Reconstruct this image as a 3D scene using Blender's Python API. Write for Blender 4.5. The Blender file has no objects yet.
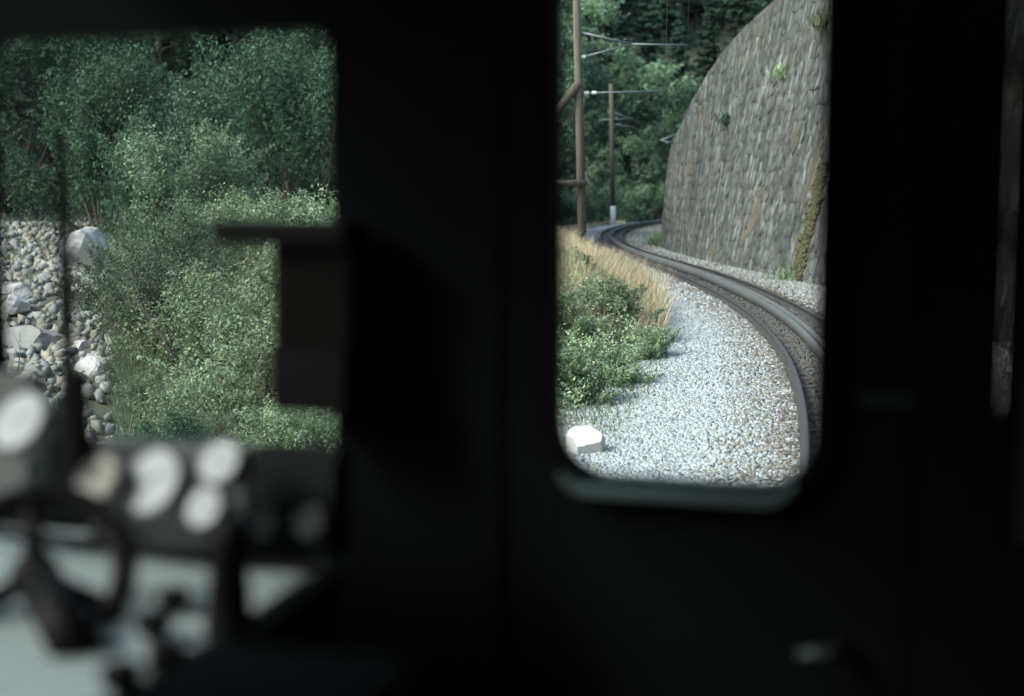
import bpy, bmesh, math, random
import numpy as np
from mathutils import Vector, Matrix, noise
R = math.radians
rng = np.random.default_rng(7); random.seed(7)
scene = bpy.context.scene
col = scene.collection

# ------------------------------------------------------------------ camera
W, H = 1024, 696
FPX = W * 50 / 36
YH = 187                      # image row of the track plane's horizon
CAMZ = 2.4
PHI = math.atan((H / 2 - YH) / FPX)
cam_d = bpy.data.cameras.new('camera'); cam = bpy.data.objects.new('camera', cam_d); col.objects.link(cam)
cam.location = (0, 0, CAMZ); cam.rotation_euler = (R(90) - PHI, 0, 0)
cam_d.lens = 50; cam_d.sensor_width = 36; cam_d.clip_start = 0.05; cam_d.clip_end = 3000
cam_d.dof.use_dof = True; cam_d.dof.focus_distance = 18; cam_d.dof.aperture_fstop = 1.3
scene.camera = cam
scene.render.resolution_x = W; scene.render.resolution_y = H

# ------------------------------------------------------------------ light
SUN_EL, SUN_AZ = R(42), R(-110)        # azimuth clockwise from +Y
world = bpy.data.worlds.new('World'); scene.world = world; world.use_nodes = True
nt = world.node_tree
sky = nt.nodes.new('ShaderNodeTexSky'); sky.sky_type = 'NISHITA'; sky.sun_disc = False
sky.sun_elevation = SUN_EL; sky.sun_rotation = SUN_AZ
sky.air_density = 1.0; sky.dust_density = 3.0; sky.ozone_density = 1.0
bg = nt.nodes['Background']; bg.inputs['Strength'].default_value = 0.15
nt.links.new(sky.outputs[0], bg.inputs['Color'])
sl = bpy.data.lights.new('sun', 'SUN'); sl.energy = 1.5; sl.angle = R(20); sl.color = (1, 0.96, 0.9)
sun = bpy.data.objects.new('sun', sl); col.objects.link(sun)
sd = Vector((math.sin(SUN_AZ) * math.cos(SUN_EL), math.cos(SUN_AZ) * math.cos(SUN_EL), math.sin(SUN_EL)))
sun.rotation_euler = (-sd).to_track_quat('-Z', 'Y').to_euler(); sun.location = sd * 60
vs = scene.view_settings; vs.view_transform = 'Standard'; vs.look = 'None'; vs.gamma = 1.0
vs.exposure = 1.62
scene.cycles.max_bounces = 8; scene.cycles.transparent_max_bounces = 12

# ------------------------------------------------------------------ pixel helpers
def ray(px, py):
    a = (px - W / 2) / FPX; b = (H / 2 - py) / FPX
    return np.array([a, math.cos(PHI) + b * math.sin(PHI), -math.sin(PHI) + b * math.cos(PHI)])
def ground(px, py, z=0.0):
    r = ray(px, py); t = (z - CAMZ) / r[2]; return np.array([r[0] * t, r[1] * t, z])
def at(px, py, Y):
    r = ray(px, py) * (Y / ray(px, py)[1]); return np.array([r[0], r[1], r[2] + CAMZ])

# ------------------------------------------------------------------ node materials
MAT = {}
def mat(name, base, rough=0.8, var=None, scale=6.0, metal=0.0, bump=0.0, bscale=40.0, spec=0.5, stretch=None, tint=False, detail=5):
    m = bpy.data.materials.new(name); m.use_nodes = True; n = m.node_tree.nodes; l = m.node_tree.links
    p = n['Principled BSDF']; p.inputs['Roughness'].default_value = rough; p.inputs['Metallic'].default_value = metal
    p.inputs['Specular IOR Level'].default_value = spec
    p.inputs['Base Color'].default_value = (*base, 1)
    tc = n.new('ShaderNodeTexCoord'); mp = n.new('ShaderNodeMapping'); l.new(tc.outputs['Object'], mp.inputs[0])
    if stretch: mp.inputs['Scale'].default_value = stretch
    out = None
    if var:
        nz = n.new('ShaderNodeTexNoise'); nz.inputs['Scale'].default_value = scale; nz.inputs['Detail'].default_value = detail
        nz.inputs['Roughness'].default_value = 0.65
        l.new(mp.outputs[0], nz.inputs['Vector'])
        cr = n.new('ShaderNodeValToRGB'); cr.color_ramp.elements[0].position = 0.32; cr.color_ramp.elements[1].position = 0.7
        cr.color_ramp.elements[0].color = (*base, 1); cr.color_ramp.elements[1].color = (*var, 1)
        l.new(nz.outputs['Fac'], cr.inputs[0]); out = cr.outputs[0]
    if tint:
        at_ = n.new('ShaderNodeAttribute'); at_.attribute_name = 'tint'
        mx = n.new('ShaderNodeMix'); mx.data_type = 'RGBA'; mx.blend_type = 'MULTIPLY'; mx.inputs[0].default_value = 1
        if out: l.new(out, mx.inputs[6])
        else: mx.inputs[6].default_value = (*base, 1)
        l.new(at_.outputs['Color'], mx.inputs[7]); out = mx.outputs[2]
    if out: l.new(out, p.inputs['Base Color'])
    if bump:
        nb = n.new('ShaderNodeTexNoise'); nb.inputs['Scale'].default_value = bscale; nb.inputs['Detail'].default_value = 6
        l.new(mp.outputs[0], nb.inputs['Vector'])
        bp = n.new('ShaderNodeBump'); bp.inputs['Strength'].default_value = bump; bp.inputs['Distance'].default_value = 0.02
        l.new(nb.outputs['Fac'], bp.inputs['Height']); l.new(bp.outputs[0], p.inputs['Normal'])
    MAT[name] = m; return m

def leafmat(name, base, trans=0.3, rough=0.55):
    m = mat(name, base, rough, tint=True); n = m.node_tree.nodes; l = m.node_tree.links
    p = n['Principled BSDF']; p.inputs['Specular IOR Level'].default_value = 0.2; p.inputs['Roughness'].default_value = 0.7
    oi = n.new('ShaderNodeObjectInfo'); hs = n.new('ShaderNodeHueSaturation')
    mr = n.new('ShaderNodeMapRange'); mr.inputs['To Min'].default_value = 0.6; mr.inputs['To Max'].default_value = 1.4
    l.new(oi.outputs['Random'], mr.inputs[0]); l.new(mr.outputs[0], hs.inputs['Value'])
    mr2 = n.new('ShaderNodeMapRange'); mr2.inputs['To Min'].default_value = 0.485; mr2.inputs['To Max'].default_value = 0.515
    l.new(oi.outputs['Random'], mr2.inputs[0]); l.new(mr2.outputs[0], hs.inputs['Hue'])
    src = p.inputs['Base Color'].links[0].from_socket; l.new(src, hs.inputs['Color']); l.new(hs.outputs[0], p.inputs['Base Color'])
    t = n.new('ShaderNodeBsdfTranslucent'); l.new(hs.outputs[0], t.inputs[0])
    ms = n.new('ShaderNodeMixShader'); ms.inputs[0].default_value = trans
    l.new(p.outputs[0], ms.inputs[1]); l.new(t.outputs[0], ms.inputs[2]); l.new(ms.outputs[0], n['Material Output'].inputs[0])
    return m

def glassmat(name):
    m = bpy.data.materials.new(name); m.use_nodes = True; n = m.node_tree.nodes; l = m.node_tree.links
    n.remove(n['Principled BSDF'])
    tr = n.new('ShaderNodeBsdfTransparent'); tr.inputs[0].default_value = (0.94, 0.98, 0.96, 1)
    gl = n.new('ShaderNodeBsdfGlossy'); gl.inputs['Roughness'].default_value = 0.02
    fr = n.new('ShaderNodeFresnel'); fr.inputs[0].default_value = 1.3
    ms = n.new('ShaderNodeMixShader'); l.new(fr.outputs[0], ms.inputs[0]); l.new(tr.outputs[0], ms.inputs[1]); l.new(gl.outputs[0], ms.inputs[2])
    df = n.new('ShaderNodeBsdfDiffuse'); df.inputs[0].default_value = (0.5, 0.5, 0.47, 1)
    nz = n.new('ShaderNodeTexNoise'); nz.inputs['Scale'].default_value = 7; nz.inputs['Detail'].default_value = 8
    tc = n.new('ShaderNodeTexCoord'); l.new(tc.outputs['Object'], nz.inputs['Vector'])
    mr = n.new('ShaderNodeMapRange'); mr.inputs[1].default_value = 0.4; mr.inputs[2].default_value = 0.8; mr.inputs[3].default_value = 0.012; mr.inputs[4].default_value = 0.055
    l.new(nz.outputs['Fac'], mr.inputs[0])
    m2 = n.new('ShaderNodeMixShader'); l.new(mr.outputs[0], m2.inputs[0]); l.new(ms.outputs[0], m2.inputs[1]); l.new(df.outputs[0], m2.inputs[2])
    l.new(m2.outputs[0], n['Material Output'].inputs[0]); MAT[name] = m; return m

mat('soil', (0.035, 0.045, 0.028), 0.95, (0.075, 0.08, 0.05), 1.2, bump=0.4, bscale=8)
mat('bed', (0.20, 0.21, 0.215), 0.95, (0.31, 0.33, 0.335), 22, bump=0.8, bscale=30)
mat('gravel', (0.35, 0.38, 0.395), 0.85, tint=True)
mat('gravel_dark', (0.07, 0.073, 0.07), 0.85, tint=True)
mat('scree_stone', (0.14, 0.145, 0.138), 0.9, (0.24, 0.24, 0.225), 5, bump=0.4, bscale=14)
mat('white_stone', (0.46, 0.46, 0.45), 0.85, (0.62, 0.62, 0.60), 9, bump=0.25, bscale=30)
mat('pale_stone', (0.32, 0.325, 0.32), 0.9, (0.42, 0.42, 0.41), 5, bump=0.4, bscale=14)
mat('brown_stone', (0.20, 0.18, 0.15), 0.9, (0.13, 0.13, 0.12), 5, bump=0.4, bscale=14)
mat('dark_bark', (0.03, 0.026, 0.022), 0.9, (0.05, 0.045, 0.04), 10)
mat('rust_rail', (0.055, 0.058, 0.058), 0.5, (0.085, 0.085, 0.08), 18, metal=0.4)
mat('rack_steel', (0.18, 0.20, 0.21), 0.5, (0.13, 0.145, 0.15), 12, metal=0.5)
mat('sleeper', (0.045, 0.038, 0.03), 0.85, (0.085, 0.075, 0.06), 9, bump=0.3, bscale=30)
mat('mortar', (0.09, 0.095, 0.088), 0.95, (0.15, 0.155, 0.145), 3, bump=0.6, bscale=9)
mat('pole_wood', (0.075, 0.064, 0.05), 0.85, (0.135, 0.112, 0.085), 14, stretch=(1, 1, 0.1), bump=0.3)
mat('white_paint', (0.75, 0.76, 0.74), 0.6, (0.6, 0.6, 0.58), 10)
mat('galvanised', (0.20, 0.235, 0.245), 0.5, (0.15, 0.175, 0.18), 20, metal=0.3)
mat('porcelain', (0.8, 0.81, 0.8), 0.25)
mat('wire', (0.22, 0.26, 0.26), 0.5, metal=0.5)
mat('bark', (0.075, 0.06, 0.045), 0.9, (0.13, 0.11, 0.085), 10, stretch=(1, 1, 0.2), bump=0.4)
leafmat('leaf_forest', (0.036, 0.072, 0.042))
leafmat('leaf_light', (0.16, 0.24, 0.145))
leafmat('leaf_conifer', (0.058, 0.105, 0.07), 0.2)
leafmat('leaf_willow', (0.225, 0.29, 0.18), 0.35)
leafmat('leaf_teal', (0.055, 0.102, 0.06), 0.3)
leafmat('leaf_mid', (0.12, 0.175, 0.11), 0.3)
leafmat('leaf_far', (0.115, 0.19, 0.12), 0.35)
leafmat('leaf_verge', (0.24, 0.31, 0.19), 0.3)
leafmat('leaf_dead', (0.12, 0.115, 0.05), 0.3)
leafmat('dry_grass', (0.66, 0.56, 0.38), 0.3)
leafmat('green_grass', (0.16, 0.21, 0.12), 0.3)
# cab
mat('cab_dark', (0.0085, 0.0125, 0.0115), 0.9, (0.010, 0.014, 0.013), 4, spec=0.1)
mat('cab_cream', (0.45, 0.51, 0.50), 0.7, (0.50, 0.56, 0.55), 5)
mat('cab_ceiling', (0.33, 0.37, 0.37), 0.8)
mat('rubber', (0.008, 0.0095, 0.0095), 0.8, spec=0.08)
mat('black_metal', (0.010, 0.011, 0.011), 0.5, (0.014, 0.0145, 0.0145), 20, spec=0.2)
mat('sill_paint', (0.15, 0.23, 0.25), 0.5, (0.18, 0.27, 0.29), 14)
mat('panel_grey', (0.26, 0.28, 0.28), 0.6, (0.30, 0.32, 0.32), 12)
mat('bezel', (0.20, 0.20, 0.19), 0.5)
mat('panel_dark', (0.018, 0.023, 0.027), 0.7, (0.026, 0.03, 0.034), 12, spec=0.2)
mat('desk_paint', (0.60, 0.74, 0.77), 0.5, (0.70, 0.83, 0.86), 6)
mat('dial_white', (0.76, 0.85, 0.95), 0.45)
mat('dial_cream', (0.60, 0.59, 0.54), 0.5)
mat('dial_grey', (0.09, 0.11, 0.13), 0.4)
mat('chrome', (0.10, 0.14, 0.155), 0.4, metal=0.5)
mat('curtain', (0.02, 0.022, 0.02), 0.95)
mat('box_brown', (0.008, 0.0085, 0.008), 0.8, spec=0.15)
glassmat('glass')

def wallmat():
    m = bpy.data.materials.new('wall_stone'); m.use_nodes = True; n = m.node_tree.nodes; l = m.node_tree.links
    p = n['Principled BSDF']; p.inputs['Roughness'].default_value = 0.9; p.inputs['Specular IOR Level'].default_value = 0.25
    g = n.new('ShaderNodeNewGeometry')
    def noise(sc, vec_scale, det=5, ro=0.6):
        mp = n.new('ShaderNodeMapping'); mp.inputs['Scale'].default_value = vec_scale; l.new(g.outputs['Position'], mp.inputs[0])
        z = n.new('ShaderNodeTexNoise'); z.inputs['Scale'].default_value = sc; z.inputs['Detail'].default_value = det; z.inputs['Roughness'].default_value = ro
        l.new(mp.outputs[0], z.inputs['Vector']); return z.outputs['Fac']
    def mixc(fac, a, b, mode='MIX'):
        x = n.new('ShaderNodeMix'); x.data_type = 'RGBA'; x.blend_type = mode
        for s, v in ((0, fac), (6, a), (7, b)):
            if isinstance(v, (tuple, float, int)): x.inputs[s].default_value = (*v, 1) if isinstance(v, tuple) else v
            else: l.new(v, x.inputs[s])
        return x.outputs[2]
    def rmp(f, a, b):
        x = n.new('ShaderNodeMapRange'); x.inputs[1].default_value = a; x.inputs[2].default_value = b; l.new(f, x.inputs[0]); return x.outputs[0]
    c = mixc(rmp(noise(7, (1, 1, .6), 8, 0.8), 0.36, 0.64), (0.055, 0.062, 0.057), (0.14, 0.15, 0.145))
    a_ = n.new('ShaderNodeAttribute'); a_.attribute_name = 'tint'
    c = mixc(1.0, c, a_.outputs['Color'], 'MULTIPLY')
    # water streaks running down the batter
    c = mixc(rmp(noise(1, (2.6, 2.6, 0.14)), 0.45, 0.56), c, (0.042, 0.050, 0.044))
    c = mixc(rmp(noise(1, (4.2, 4.2, 0.3)), 0.56, 0.68), c, (0.27, 0.29, 0.285))
    c = mixc(rmp(noise(1, (8, 8, 0.22), 4), 0.5, 0.62), c, (0.06, 0.067, 0.06))
    c = mixc(rmp(noise(1, (10, 10, 0.3), 4), 0.58, 0.70), c, (0.23, 0.25, 0.25))
    c = mixc(rmp(noise(1, (0.9, 0.9, 0.11)), 0.60, 0.72), c, (0.085, 0.088, 0.06))
    c = mixc(rmp(noise(1, (0.5, 0.5, 0.4)), 0.58, 0.76), c, (0.125, 0.105, 0.075))
    l.new(c, p.inputs['Base Color'])
    bp = n.new('ShaderNodeBump'); bp.inputs['Strength'].default_value = 0.7; bp.inputs['Distance'].default_value = 0.02
    l.new(noise(7, (1, 1, 1), 7, 0.7), bp.inputs['Height']); l.new(bp.outputs[0], p.inputs['Normal'])
    MAT['wall_stone'] = m
wallmat()
mat('moss', (0.085, 0.085, 0.04), 0.95, (0.05, 0.055, 0.03), 7, bump=0.5, bscale=20)

# ------------------------------------------------------------------ mesh helpers
def tag(o, label=None, cat=None, group=None, kind=None):
    if label: o['label'] = label
    if cat: o['category'] = cat
    if group: o['group'] = group
    if kind: o['kind'] = kind
    return o
def np_mesh(name, V, F, tint=None, smooth=False):
    """V (n,3); F (m,k) with one k; tint (m,3) per face"""
    V = np.asarray(V, dtype=np.float32); F = np.asarray(F, dtype=np.int32); k = F.shape[1]; m_ = len(F)
    me = bpy.data.meshes.new(name); me.vertices.add(len(V)); me.vertices.foreach_set('co', V.ravel())
    me.loops.add(m_ * k); me.loops.foreach_set('vertex_index', F.ravel())
    me.polygons.add(m_); me.polygons.foreach_set('loop_start', np.arange(0, m_ * k, k, dtype=np.int32))
    me.update(calc_edges=True)
    if smooth: me.polygons.foreach_set('use_smooth', np.ones(m_, dtype=bool))
    if tint is not None:
        a = me.color_attributes.new('tint', 'FLOAT_COLOR', 'CORNER')
        c = np.ones((m_, k, 4), dtype=np.float32); c[:, :, :3] = np.asarray(tint)[:, None, :]
        a.data.foreach_set('color', c.ravel())
    return me
def link(name, me, m, parent=None, loc=None):
    o = bpy.data.objects.new(name, me); col.objects.link(o)
    if m and me and not me.materials: me.materials.append(MAT[m])
    if parent: o.parent = parent
    if loc is not None: o.location = loc
    return o
def empty(name, loc=(0, 0, 0), rz=0.0):
    o = bpy.data.objects.new(name, None); col.objects.link(o); o.location = loc; o.rotation_euler = (0, 0, rz); o.empty_display_size = 0.2; return o

class MB:
    def __init__(s): s.v = []; s.f = []
    def add(s, vs, fs):
        b = len(s.v); s.v += [tuple(map(float, v)) for v in vs]; s.f += [tuple(i + b for i in f) for f in fs]; return s
    def box(s, a, b):
        x0, y0, z0 = a; x1, y1, z1 = b
        return s.add([(x0,y0,z0),(x1,y0,z0),(x1,y1,z0),(x0,y1,z0),(x0,y0,z1),(x1,y0,z1),(x1,y1,z1),(x0,y1,z1)],
                     [(3,2,1,0),(4,5,6,7),(0,1,5,4),(1,2,6,5),(2,3,7,6),(3,0,4,7)])
    def hexa(s, p): return s.add(p, [(3,2,1,0),(4,5,6,7),(0,1,5,4),(1,2,6,5),(2,3,7,6),(3,0,4,7)])
    def tube(s, pts, rad, n=10, caps=True):
        pts = [Vector(p) for p in pts]; rad = rad if isinstance(rad, (list, tuple)) else [rad] * len(pts)
        up = None; vs = []; 
        for i, p in enumerate(pts):
            t = (pts[min(i + 1, len(pts) - 1)] - pts[max(i - 1, 0)]).normalized()
            if up is None: up = t.orthogonal().normalized()
            up = (up - t * up.dot(t)).normalized(); w = t.cross(up)
            for k in range(n):
                a = 2 * math.pi * k / n; vs.append(p + (up * math.cos(a) + w * math.sin(a)) * rad[i])
        fs = [(i*n+k, i*n+(k+1)%n, (i+1)*n+(k+1)%n, (i+1)*n+k) for i in range(len(pts)-1) for k in range(n)]
        if caps: fs += [tuple(range(n-1, -1, -1)), tuple((len(pts)-1)*n + k for k in range(n))]
        return s.add(vs, fs)
    def torus(s, c, ax, Rr, r, n=40, m=10, squash=1.0):
        ax = Vector(ax).normalized(); u = ax.orthogonal().normalized(); w = ax.cross(u); vs = []
        for i in range(n):
            a = 2*math.pi*i/n; d = u*math.cos(a)+w*math.sin(a)
            for j in range(m):
                b = 2*math.pi*j/m; vs.append(Vector(c)+d*(Rr+r*math.cos(b))+ax*(r*math.sin(b)))
        return s.add(vs, [(i*m+j, ((i+1)%n)*m+j, ((i+1)%n)*m+(j+1)%m, i*m+(j+1)%m) for i in range(n) for j in range(m)])
    def build(s, name, m, parent=None, origin=None, smooth=False, kind=None, bevel=0):
        me = bpy.data.meshes.new(name); o0 = Vector(origin) if origin is not None else Vector((0, 0, 0))
        me.from_pydata([tuple(Vector(v) - o0) for v in s.v], [], s.f); me.update()
        bm = bmesh.new(); bm.from_mesh(me); bmesh.ops.recalc_face_normals(bm, faces=bm.faces)
        if bevel: bmesh.ops.bevel(bm, geom=bm.edges[:], offset=bevel, segments=2, affect='EDGES', clamp_overlap=True)
        bm.to_mesh(me); bm.free()
        if smooth: me.polygons.foreach_set('use_smooth', [True] * len(me.polygons))
        o = link(name, me, m, parent)
        if parent is None and origin is not None: o.location = o0
        if kind: o['kind'] = kind
        return o

# ------------------------------------------------------------------ railway alignment (left rail fitted to the photograph)
_ky = np.arange(-16, 141, 4.0)
_kx = np.array([-8.14,-6.08,-4.19,-2.49,-0.97,0.37,1.53,2.51,3.3,3.92,4.35,4.62,4.73,4.72,4.61,4.45,4.27,4.12,4.02,4.0,4.05,4.21,4.45,4.8,5.24,5.78,6.43,7.2,8.1,9.14,10.34,11.72,13.27,15.0,16.92,19.02,21.31,23.79,26.46,29.31])
def spl(y):                                   # Catmull-Rom through the knots
    y = np.asarray(y, float); t = (y - _ky[0]) / 4; i = np.clip(t.astype(int), 1, len(_ky) - 3); u = t - i
    p0, p1, p2, p3 = _kx[i-1], _kx[i], _kx[i+1], _kx[i+2]
    return 0.5 * (2*p1 + (p2-p0)*u + (2*p0-5*p1+4*p2-p3)*u*u + (3*p1-p0-3*p2+p3)*u**3)
_y = np.arange(-11.5, 130.01, 0.25); _x = spl(_y)
_t = np.stack([np.gradient(_x, _y), np.ones_like(_y)], 1); _t /= np.linalg.norm(_t, axis=1)[:, None]
_n = np.stack([_t[:, 1], -_t[:, 0]], 1)       # to the right
CL = np.stack([_x, _y], 1) + _n * 0.53        # centreline
def cant_at(y): return np.interp(y, [0, 40, 62, 140], [0.075, 0.075, -0.07, -0.07])
def tp(i, s, z):
    """track station i, lateral offset s (right positive), height above left railhead plane"""
    c = CL[i] + _n[i] * s
    return np.array([c[0], c[1], z + cant_at(_y[i]) * min(max((s + 0.53) / 1.06, 0), 1)])
def idx(y): return int(np.argmin(abs(_y - y)))
def track_dist(x, y):
    P = np.stack([np.ravel(x), np.ravel(y)], 1); C = CL[::6]; N = _n[::6]
    d = P[:, None] - C[None]; q = (d ** 2).sum(2); j = q.argmin(1); dd = np.sqrt(q[np.arange(len(P)), j])
    s = (d[np.arange(len(P)), j] * N[j]).sum(1); return (dd * np.sign(s)).reshape(np.shape(x))

def smooth(a, b, x): t = np.clip((x - a) / (b - a), 0, 1); return t * t * (3 - 2 * t)
def terrain(x, y):
    x = np.asarray(x, float); y = np.asarray(y, float)
    s = track_dist(x, y); L = -s
    z = np.full(np.shape(x), -0.5)
    z = z + 0.0 * x
    near = 0.085 * np.clip(y - 16, 0, 40) * smooth(7, 11, L)
    dip = -0.5 * smooth(4, 7, L) * (1 - smooth(7, 12, L)) * (1 - smooth(40, 60, y))
    mound = 1.0 * smooth(2.3, 4.2, L) * (1 - smooth(7, 11, L)) * smooth(19, 27, y) * (1 - smooth(46, 62, y))
    m_ = np.maximum(12, 20 + (40 - y) * 0.9)
    hill = 0.8 * np.clip(L - m_, 0, 130)
    und = 0.18 * np.sin(x * 0.7 + 1) * np.sin(y * 0.5) * smooth(6, 12, L)
    return z + near + dip * (1 - smooth(19, 27, y)) + mound + hill + und
def tz(x, y): return float(terrain(np.array([x]), np.array([y]))[0])

# ground sheet
def axis(lo, hi, c0, c1, fine, coarse):
    a = [c0]; st = fine
    while a[-1] < c1: a.append(a[-1] + fine)
    st = fine
    while a[-1] < hi: st = min(st * 1.25, coarse); a.append(a[-1] + st)
    st = fine; b = [c0]
    while b[-1] > lo: st = min(st * 1.25, coarse); b.append(b[-1] - st)
    return np.array(b[::-1][:-1] + a)
gx = axis(-320, 260, -18, 12, 0.6, 14); gy = axis(-120, 420, 6, 60, 0.7, 14)
GX, GY = np.meshgrid(gx, gy); GZ = terrain(GX, GY) 
GZ += rng.normal(0, 0.03, GZ.shape) * (abs(track_dist(GX, GY)) > 5)
V = np.stack([GX.ravel(), GY.ravel(), GZ.ravel()], 1); nx = len(gx)
ii, jj = np.meshgrid(np.arange(len(gy) - 1), np.arange(nx - 1), indexing='ij'); q = (ii * nx + jj).ravel()
tag(link('ground', np_mesh('ground', V, np.stack([q, q + 1, q + nx + 1, q + nx], 1), smooth=True), 'soil'), kind='structure')

def sweep(profile, i0, i1, step, closed=False):
    st = list(range(i0, i1 + 1, step)); n = len(profile); V = []; F = []
    for i in st:
        for s, z in profile: V.append(tp(i, s, z))
    m_ = n if closed else n - 1
    for a in range(len(st) - 1):
        for k in range(m_): F.append((a*n + k, a*n + (k+1) % n, (a+1)*n + (k+1) % n, (a+1)*n + k))
    return np.array(V), np.array(F)

# ballast bed
BED = [(-4.4, -0.62), (-3.6, -0.40), (-2.4, -0.30), (-1.3, -0.19), (-0.6, -0.17), (0.6, -0.17), (1.3, -0.19), (2.2, -0.22), (3.6, -0.24)]
def bed_z(s): return np.interp(s, [b[0] for b in BED], [b[1] for b in BED])
V, F = sweep(BED, 0, len(_y) - 1, 2)
tag(link('ballast_bed', np_mesh('ballast_bed', V, F, smooth=True), 'bed'), kind='structure')

# loose stones of the ballast
def stone_templates(k, n):
    out = []
    for _ in range(k):
        bm = bmesh.new(); bmesh.ops.create_cube(bm, size=1.0)
        for v in bm.verts:
            v.co = Vector((v.co.x * random.uniform(.6, 1.1), v.co.y * random.uniform(.6, 1.1), v.co.z * random.uniform(.45, .9))) + Vector([random.uniform(-.14, .14) for _ in range(3)])
        bmesh.ops.triangulate(bm, faces=bm.faces); bm.verts.ensure_lookup_table()
        out.append((np.array([v.co[:] for v in bm.verts]), np.array([[v.index for v in f.verts] for f in bm.faces]))); bm.free()
    return out
TPL = stone_templates(10, 8)
def rand_rot(n):
    q = rng.normal(size=(n, 4)); q /= np.linalg.norm(q, axis=1)[:, None]; w, x, y, z = q.T
    return np.stack([1-2*(y*y+z*z), 2*(x*y-z*w), 2*(x*z+y*w), 2*(x*y+z*w), 1-2*(x*x+z*z), 2*(y*z-x*w), 2*(x*z-y*w), 2*(y*z+x*w), 1-2*(x*x+y*y)], 1).reshape(n, 3, 3)
def scatter(P, S, tint):
    n = len(P); Rm = rand_rot(n); which = rng.integers(0, len(TPL), n); VV = []; FF = []; TT = []; b = 0
    for k, (tv, tf) in enumerate(TPL):
        w = np.where(which == k)[0]
        v = np.einsum('nij,vj->nvi', Rm[w], tv) * S[w][:, None, None] + P[w][:, None, :]
        VV.append(v.reshape(-1, 3)); FF.append((tf[None] + (np.arange(len(w)) * len(tv))[:, None, None] + b).reshape(-1, 3)); b += len(w) * len(tv)
        TT.append(np.repeat(tint[w], len(tf), axis=0))
    return np.concatenate(VV), np.concatenate(FF), np.concatenate(TT)
def gravel(n, ylo, yhi, slo, shi, s0, s1, lift=0.2):
    y = rng.uniform(ylo, yhi, n); s = rng.uniform(slo, shi, n); i = np.clip(((y - _y[0]) / 0.25).astype(int), 0, len(_y) - 1)
    fr = (y - _y[i])[:, None]
    P2 = CL[i] + _t[i] * fr + _n[i] * s[:, None]; sz = rng.uniform(s0, s1, n)
    z = bed_z(s) + cant_at(y) * np.clip((s + .53) / 1.06, 0, 1) + sz * lift
    return np.column_stack([P2, z]), sz
def stone_tint(n, warm=0.15):
    b = rng.uniform(0.62, 1.2, n)[:, None] * np.array([[0.96, 1.0, 1.02]])
    w = rng.random(n) < warm; b[w] *= np.array([1.0, 0.9, 0.76]); return b
Ps, Ss = [], []
for a in ((30000, 10.5, 18, -3.9, -0.56, .022, .052), (22000, 18, 30, -3.6, -0.6, .028, .062), (9000, 30, 50, -2.8, -0.6, .045, .09), (6000, 50, 105, -2.6, -0.6, .06, .12),
          (9000, 6, 20, 0.7, 3.2, .035, .07), (9000, 20, 46, 0.75, 3.2, .045, .09), (5000, 46, 100, 0.75, 2.6, .06, .12)):
    p, s_ = gravel(*a); Ps.append(p); Ss.append(s_)
P = np.concatenate(Ps); S = np.concatenate(Ss)
tn = stone_tint(len(P)); dl = abs(track_dist(P[:, 0], P[:, 1])); rust = rng.random(len(P)) < np.clip(1.6 - dl, 0, .85) * 1.0   # rust and brake dust beside the rails
tn[rust] *= np.array([.62, .54, .46]) * rng.uniform(.7, 1.1, (rust.sum(), 1))
dirt = rng.random(len(P)) < .5 * smooth(2.4, 3.6, dl) * (P[:, 0] < CL[idx(20)][0]); tn[dirt] *= np.array([.72, .66, .56])
rs_ = track_dist(P[:, 0], P[:, 1]) > .7; tn[rs_] *= np.array([.74, .70, .64])
V, F, T = scatter(P, S, tn)
tag(link('ballast_stones', np_mesh('ballast_stones', V, F, T), 'gravel'), 'pale blue-grey crushed stone spread beside the rails', 'gravel', kind='stuff')
Ps, Ss = [], []
for a in ((8000, 10.5, 30, -0.62, 0.8, .04, .08, .1), (6000, 30, 100, -0.62, 0.8, .05, .1, .1)):
    p, s_ = gravel(*a); Ps.append(p); Ss.append(s_)
P = np.concatenate(Ps); S = np.concatenate(Ss)
V, F, T = scatter(P, S, stone_tint(len(P), 0.4))
tag(link('track_stones', np_mesh('track_stones', V, F, T), 'gravel_dark'), 'dark oil-stained ballast stones lying between the rails', 'gravel', kind='stuff')

# ------------------------------------------------------------------ track
trk = empty('railway_track', tuple(tp(idx(12), 0, -0.2)))
tag(trk, 'narrow gauge railway track with toothed middle rack curving past the stone wall', 'railway track')
t0 = np.array(trk.location)
RAIL = [(-.055,-.13),(-.055,-.12),(-.012,-.105),(-.010,-.035),(-.029,-.028),(-.029,-.004),(-.022,0),(.022,0),(.029,-.004),(.029,-.028),(.010,-.035),(.012,-.105),(.055,-.12),(.055,-.13)]
for sc_ in (-.53, .53):
    V, F = sweep([(sc_ + a, b) for a, b in RAIL], 16, idx(126), 2, True)
    link('running_rail', np_mesh('running_rail', V - t0, F), 'rust_rail', trk)
for sc_ in (-.058, .058):                         # two toothed blades of the rack
    V, F = sweep([(sc_ - .017, -.10), (sc_ - .017, .075), (sc_ + .017, .075), (sc_ + .017, -.10)], 16, idx(126), 2, True)
    rb = link('rack_blade', np_mesh('rack_blade', V - t0, F), 'rack_steel', trk)
sm = MB().box((-.9, -.12, -.13), (.9, .12, 0)); sme = None; arc = np.concatenate([[0], np.cumsum(np.linalg.norm(np.diff(CL, axis=0), axis=1))])
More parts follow.
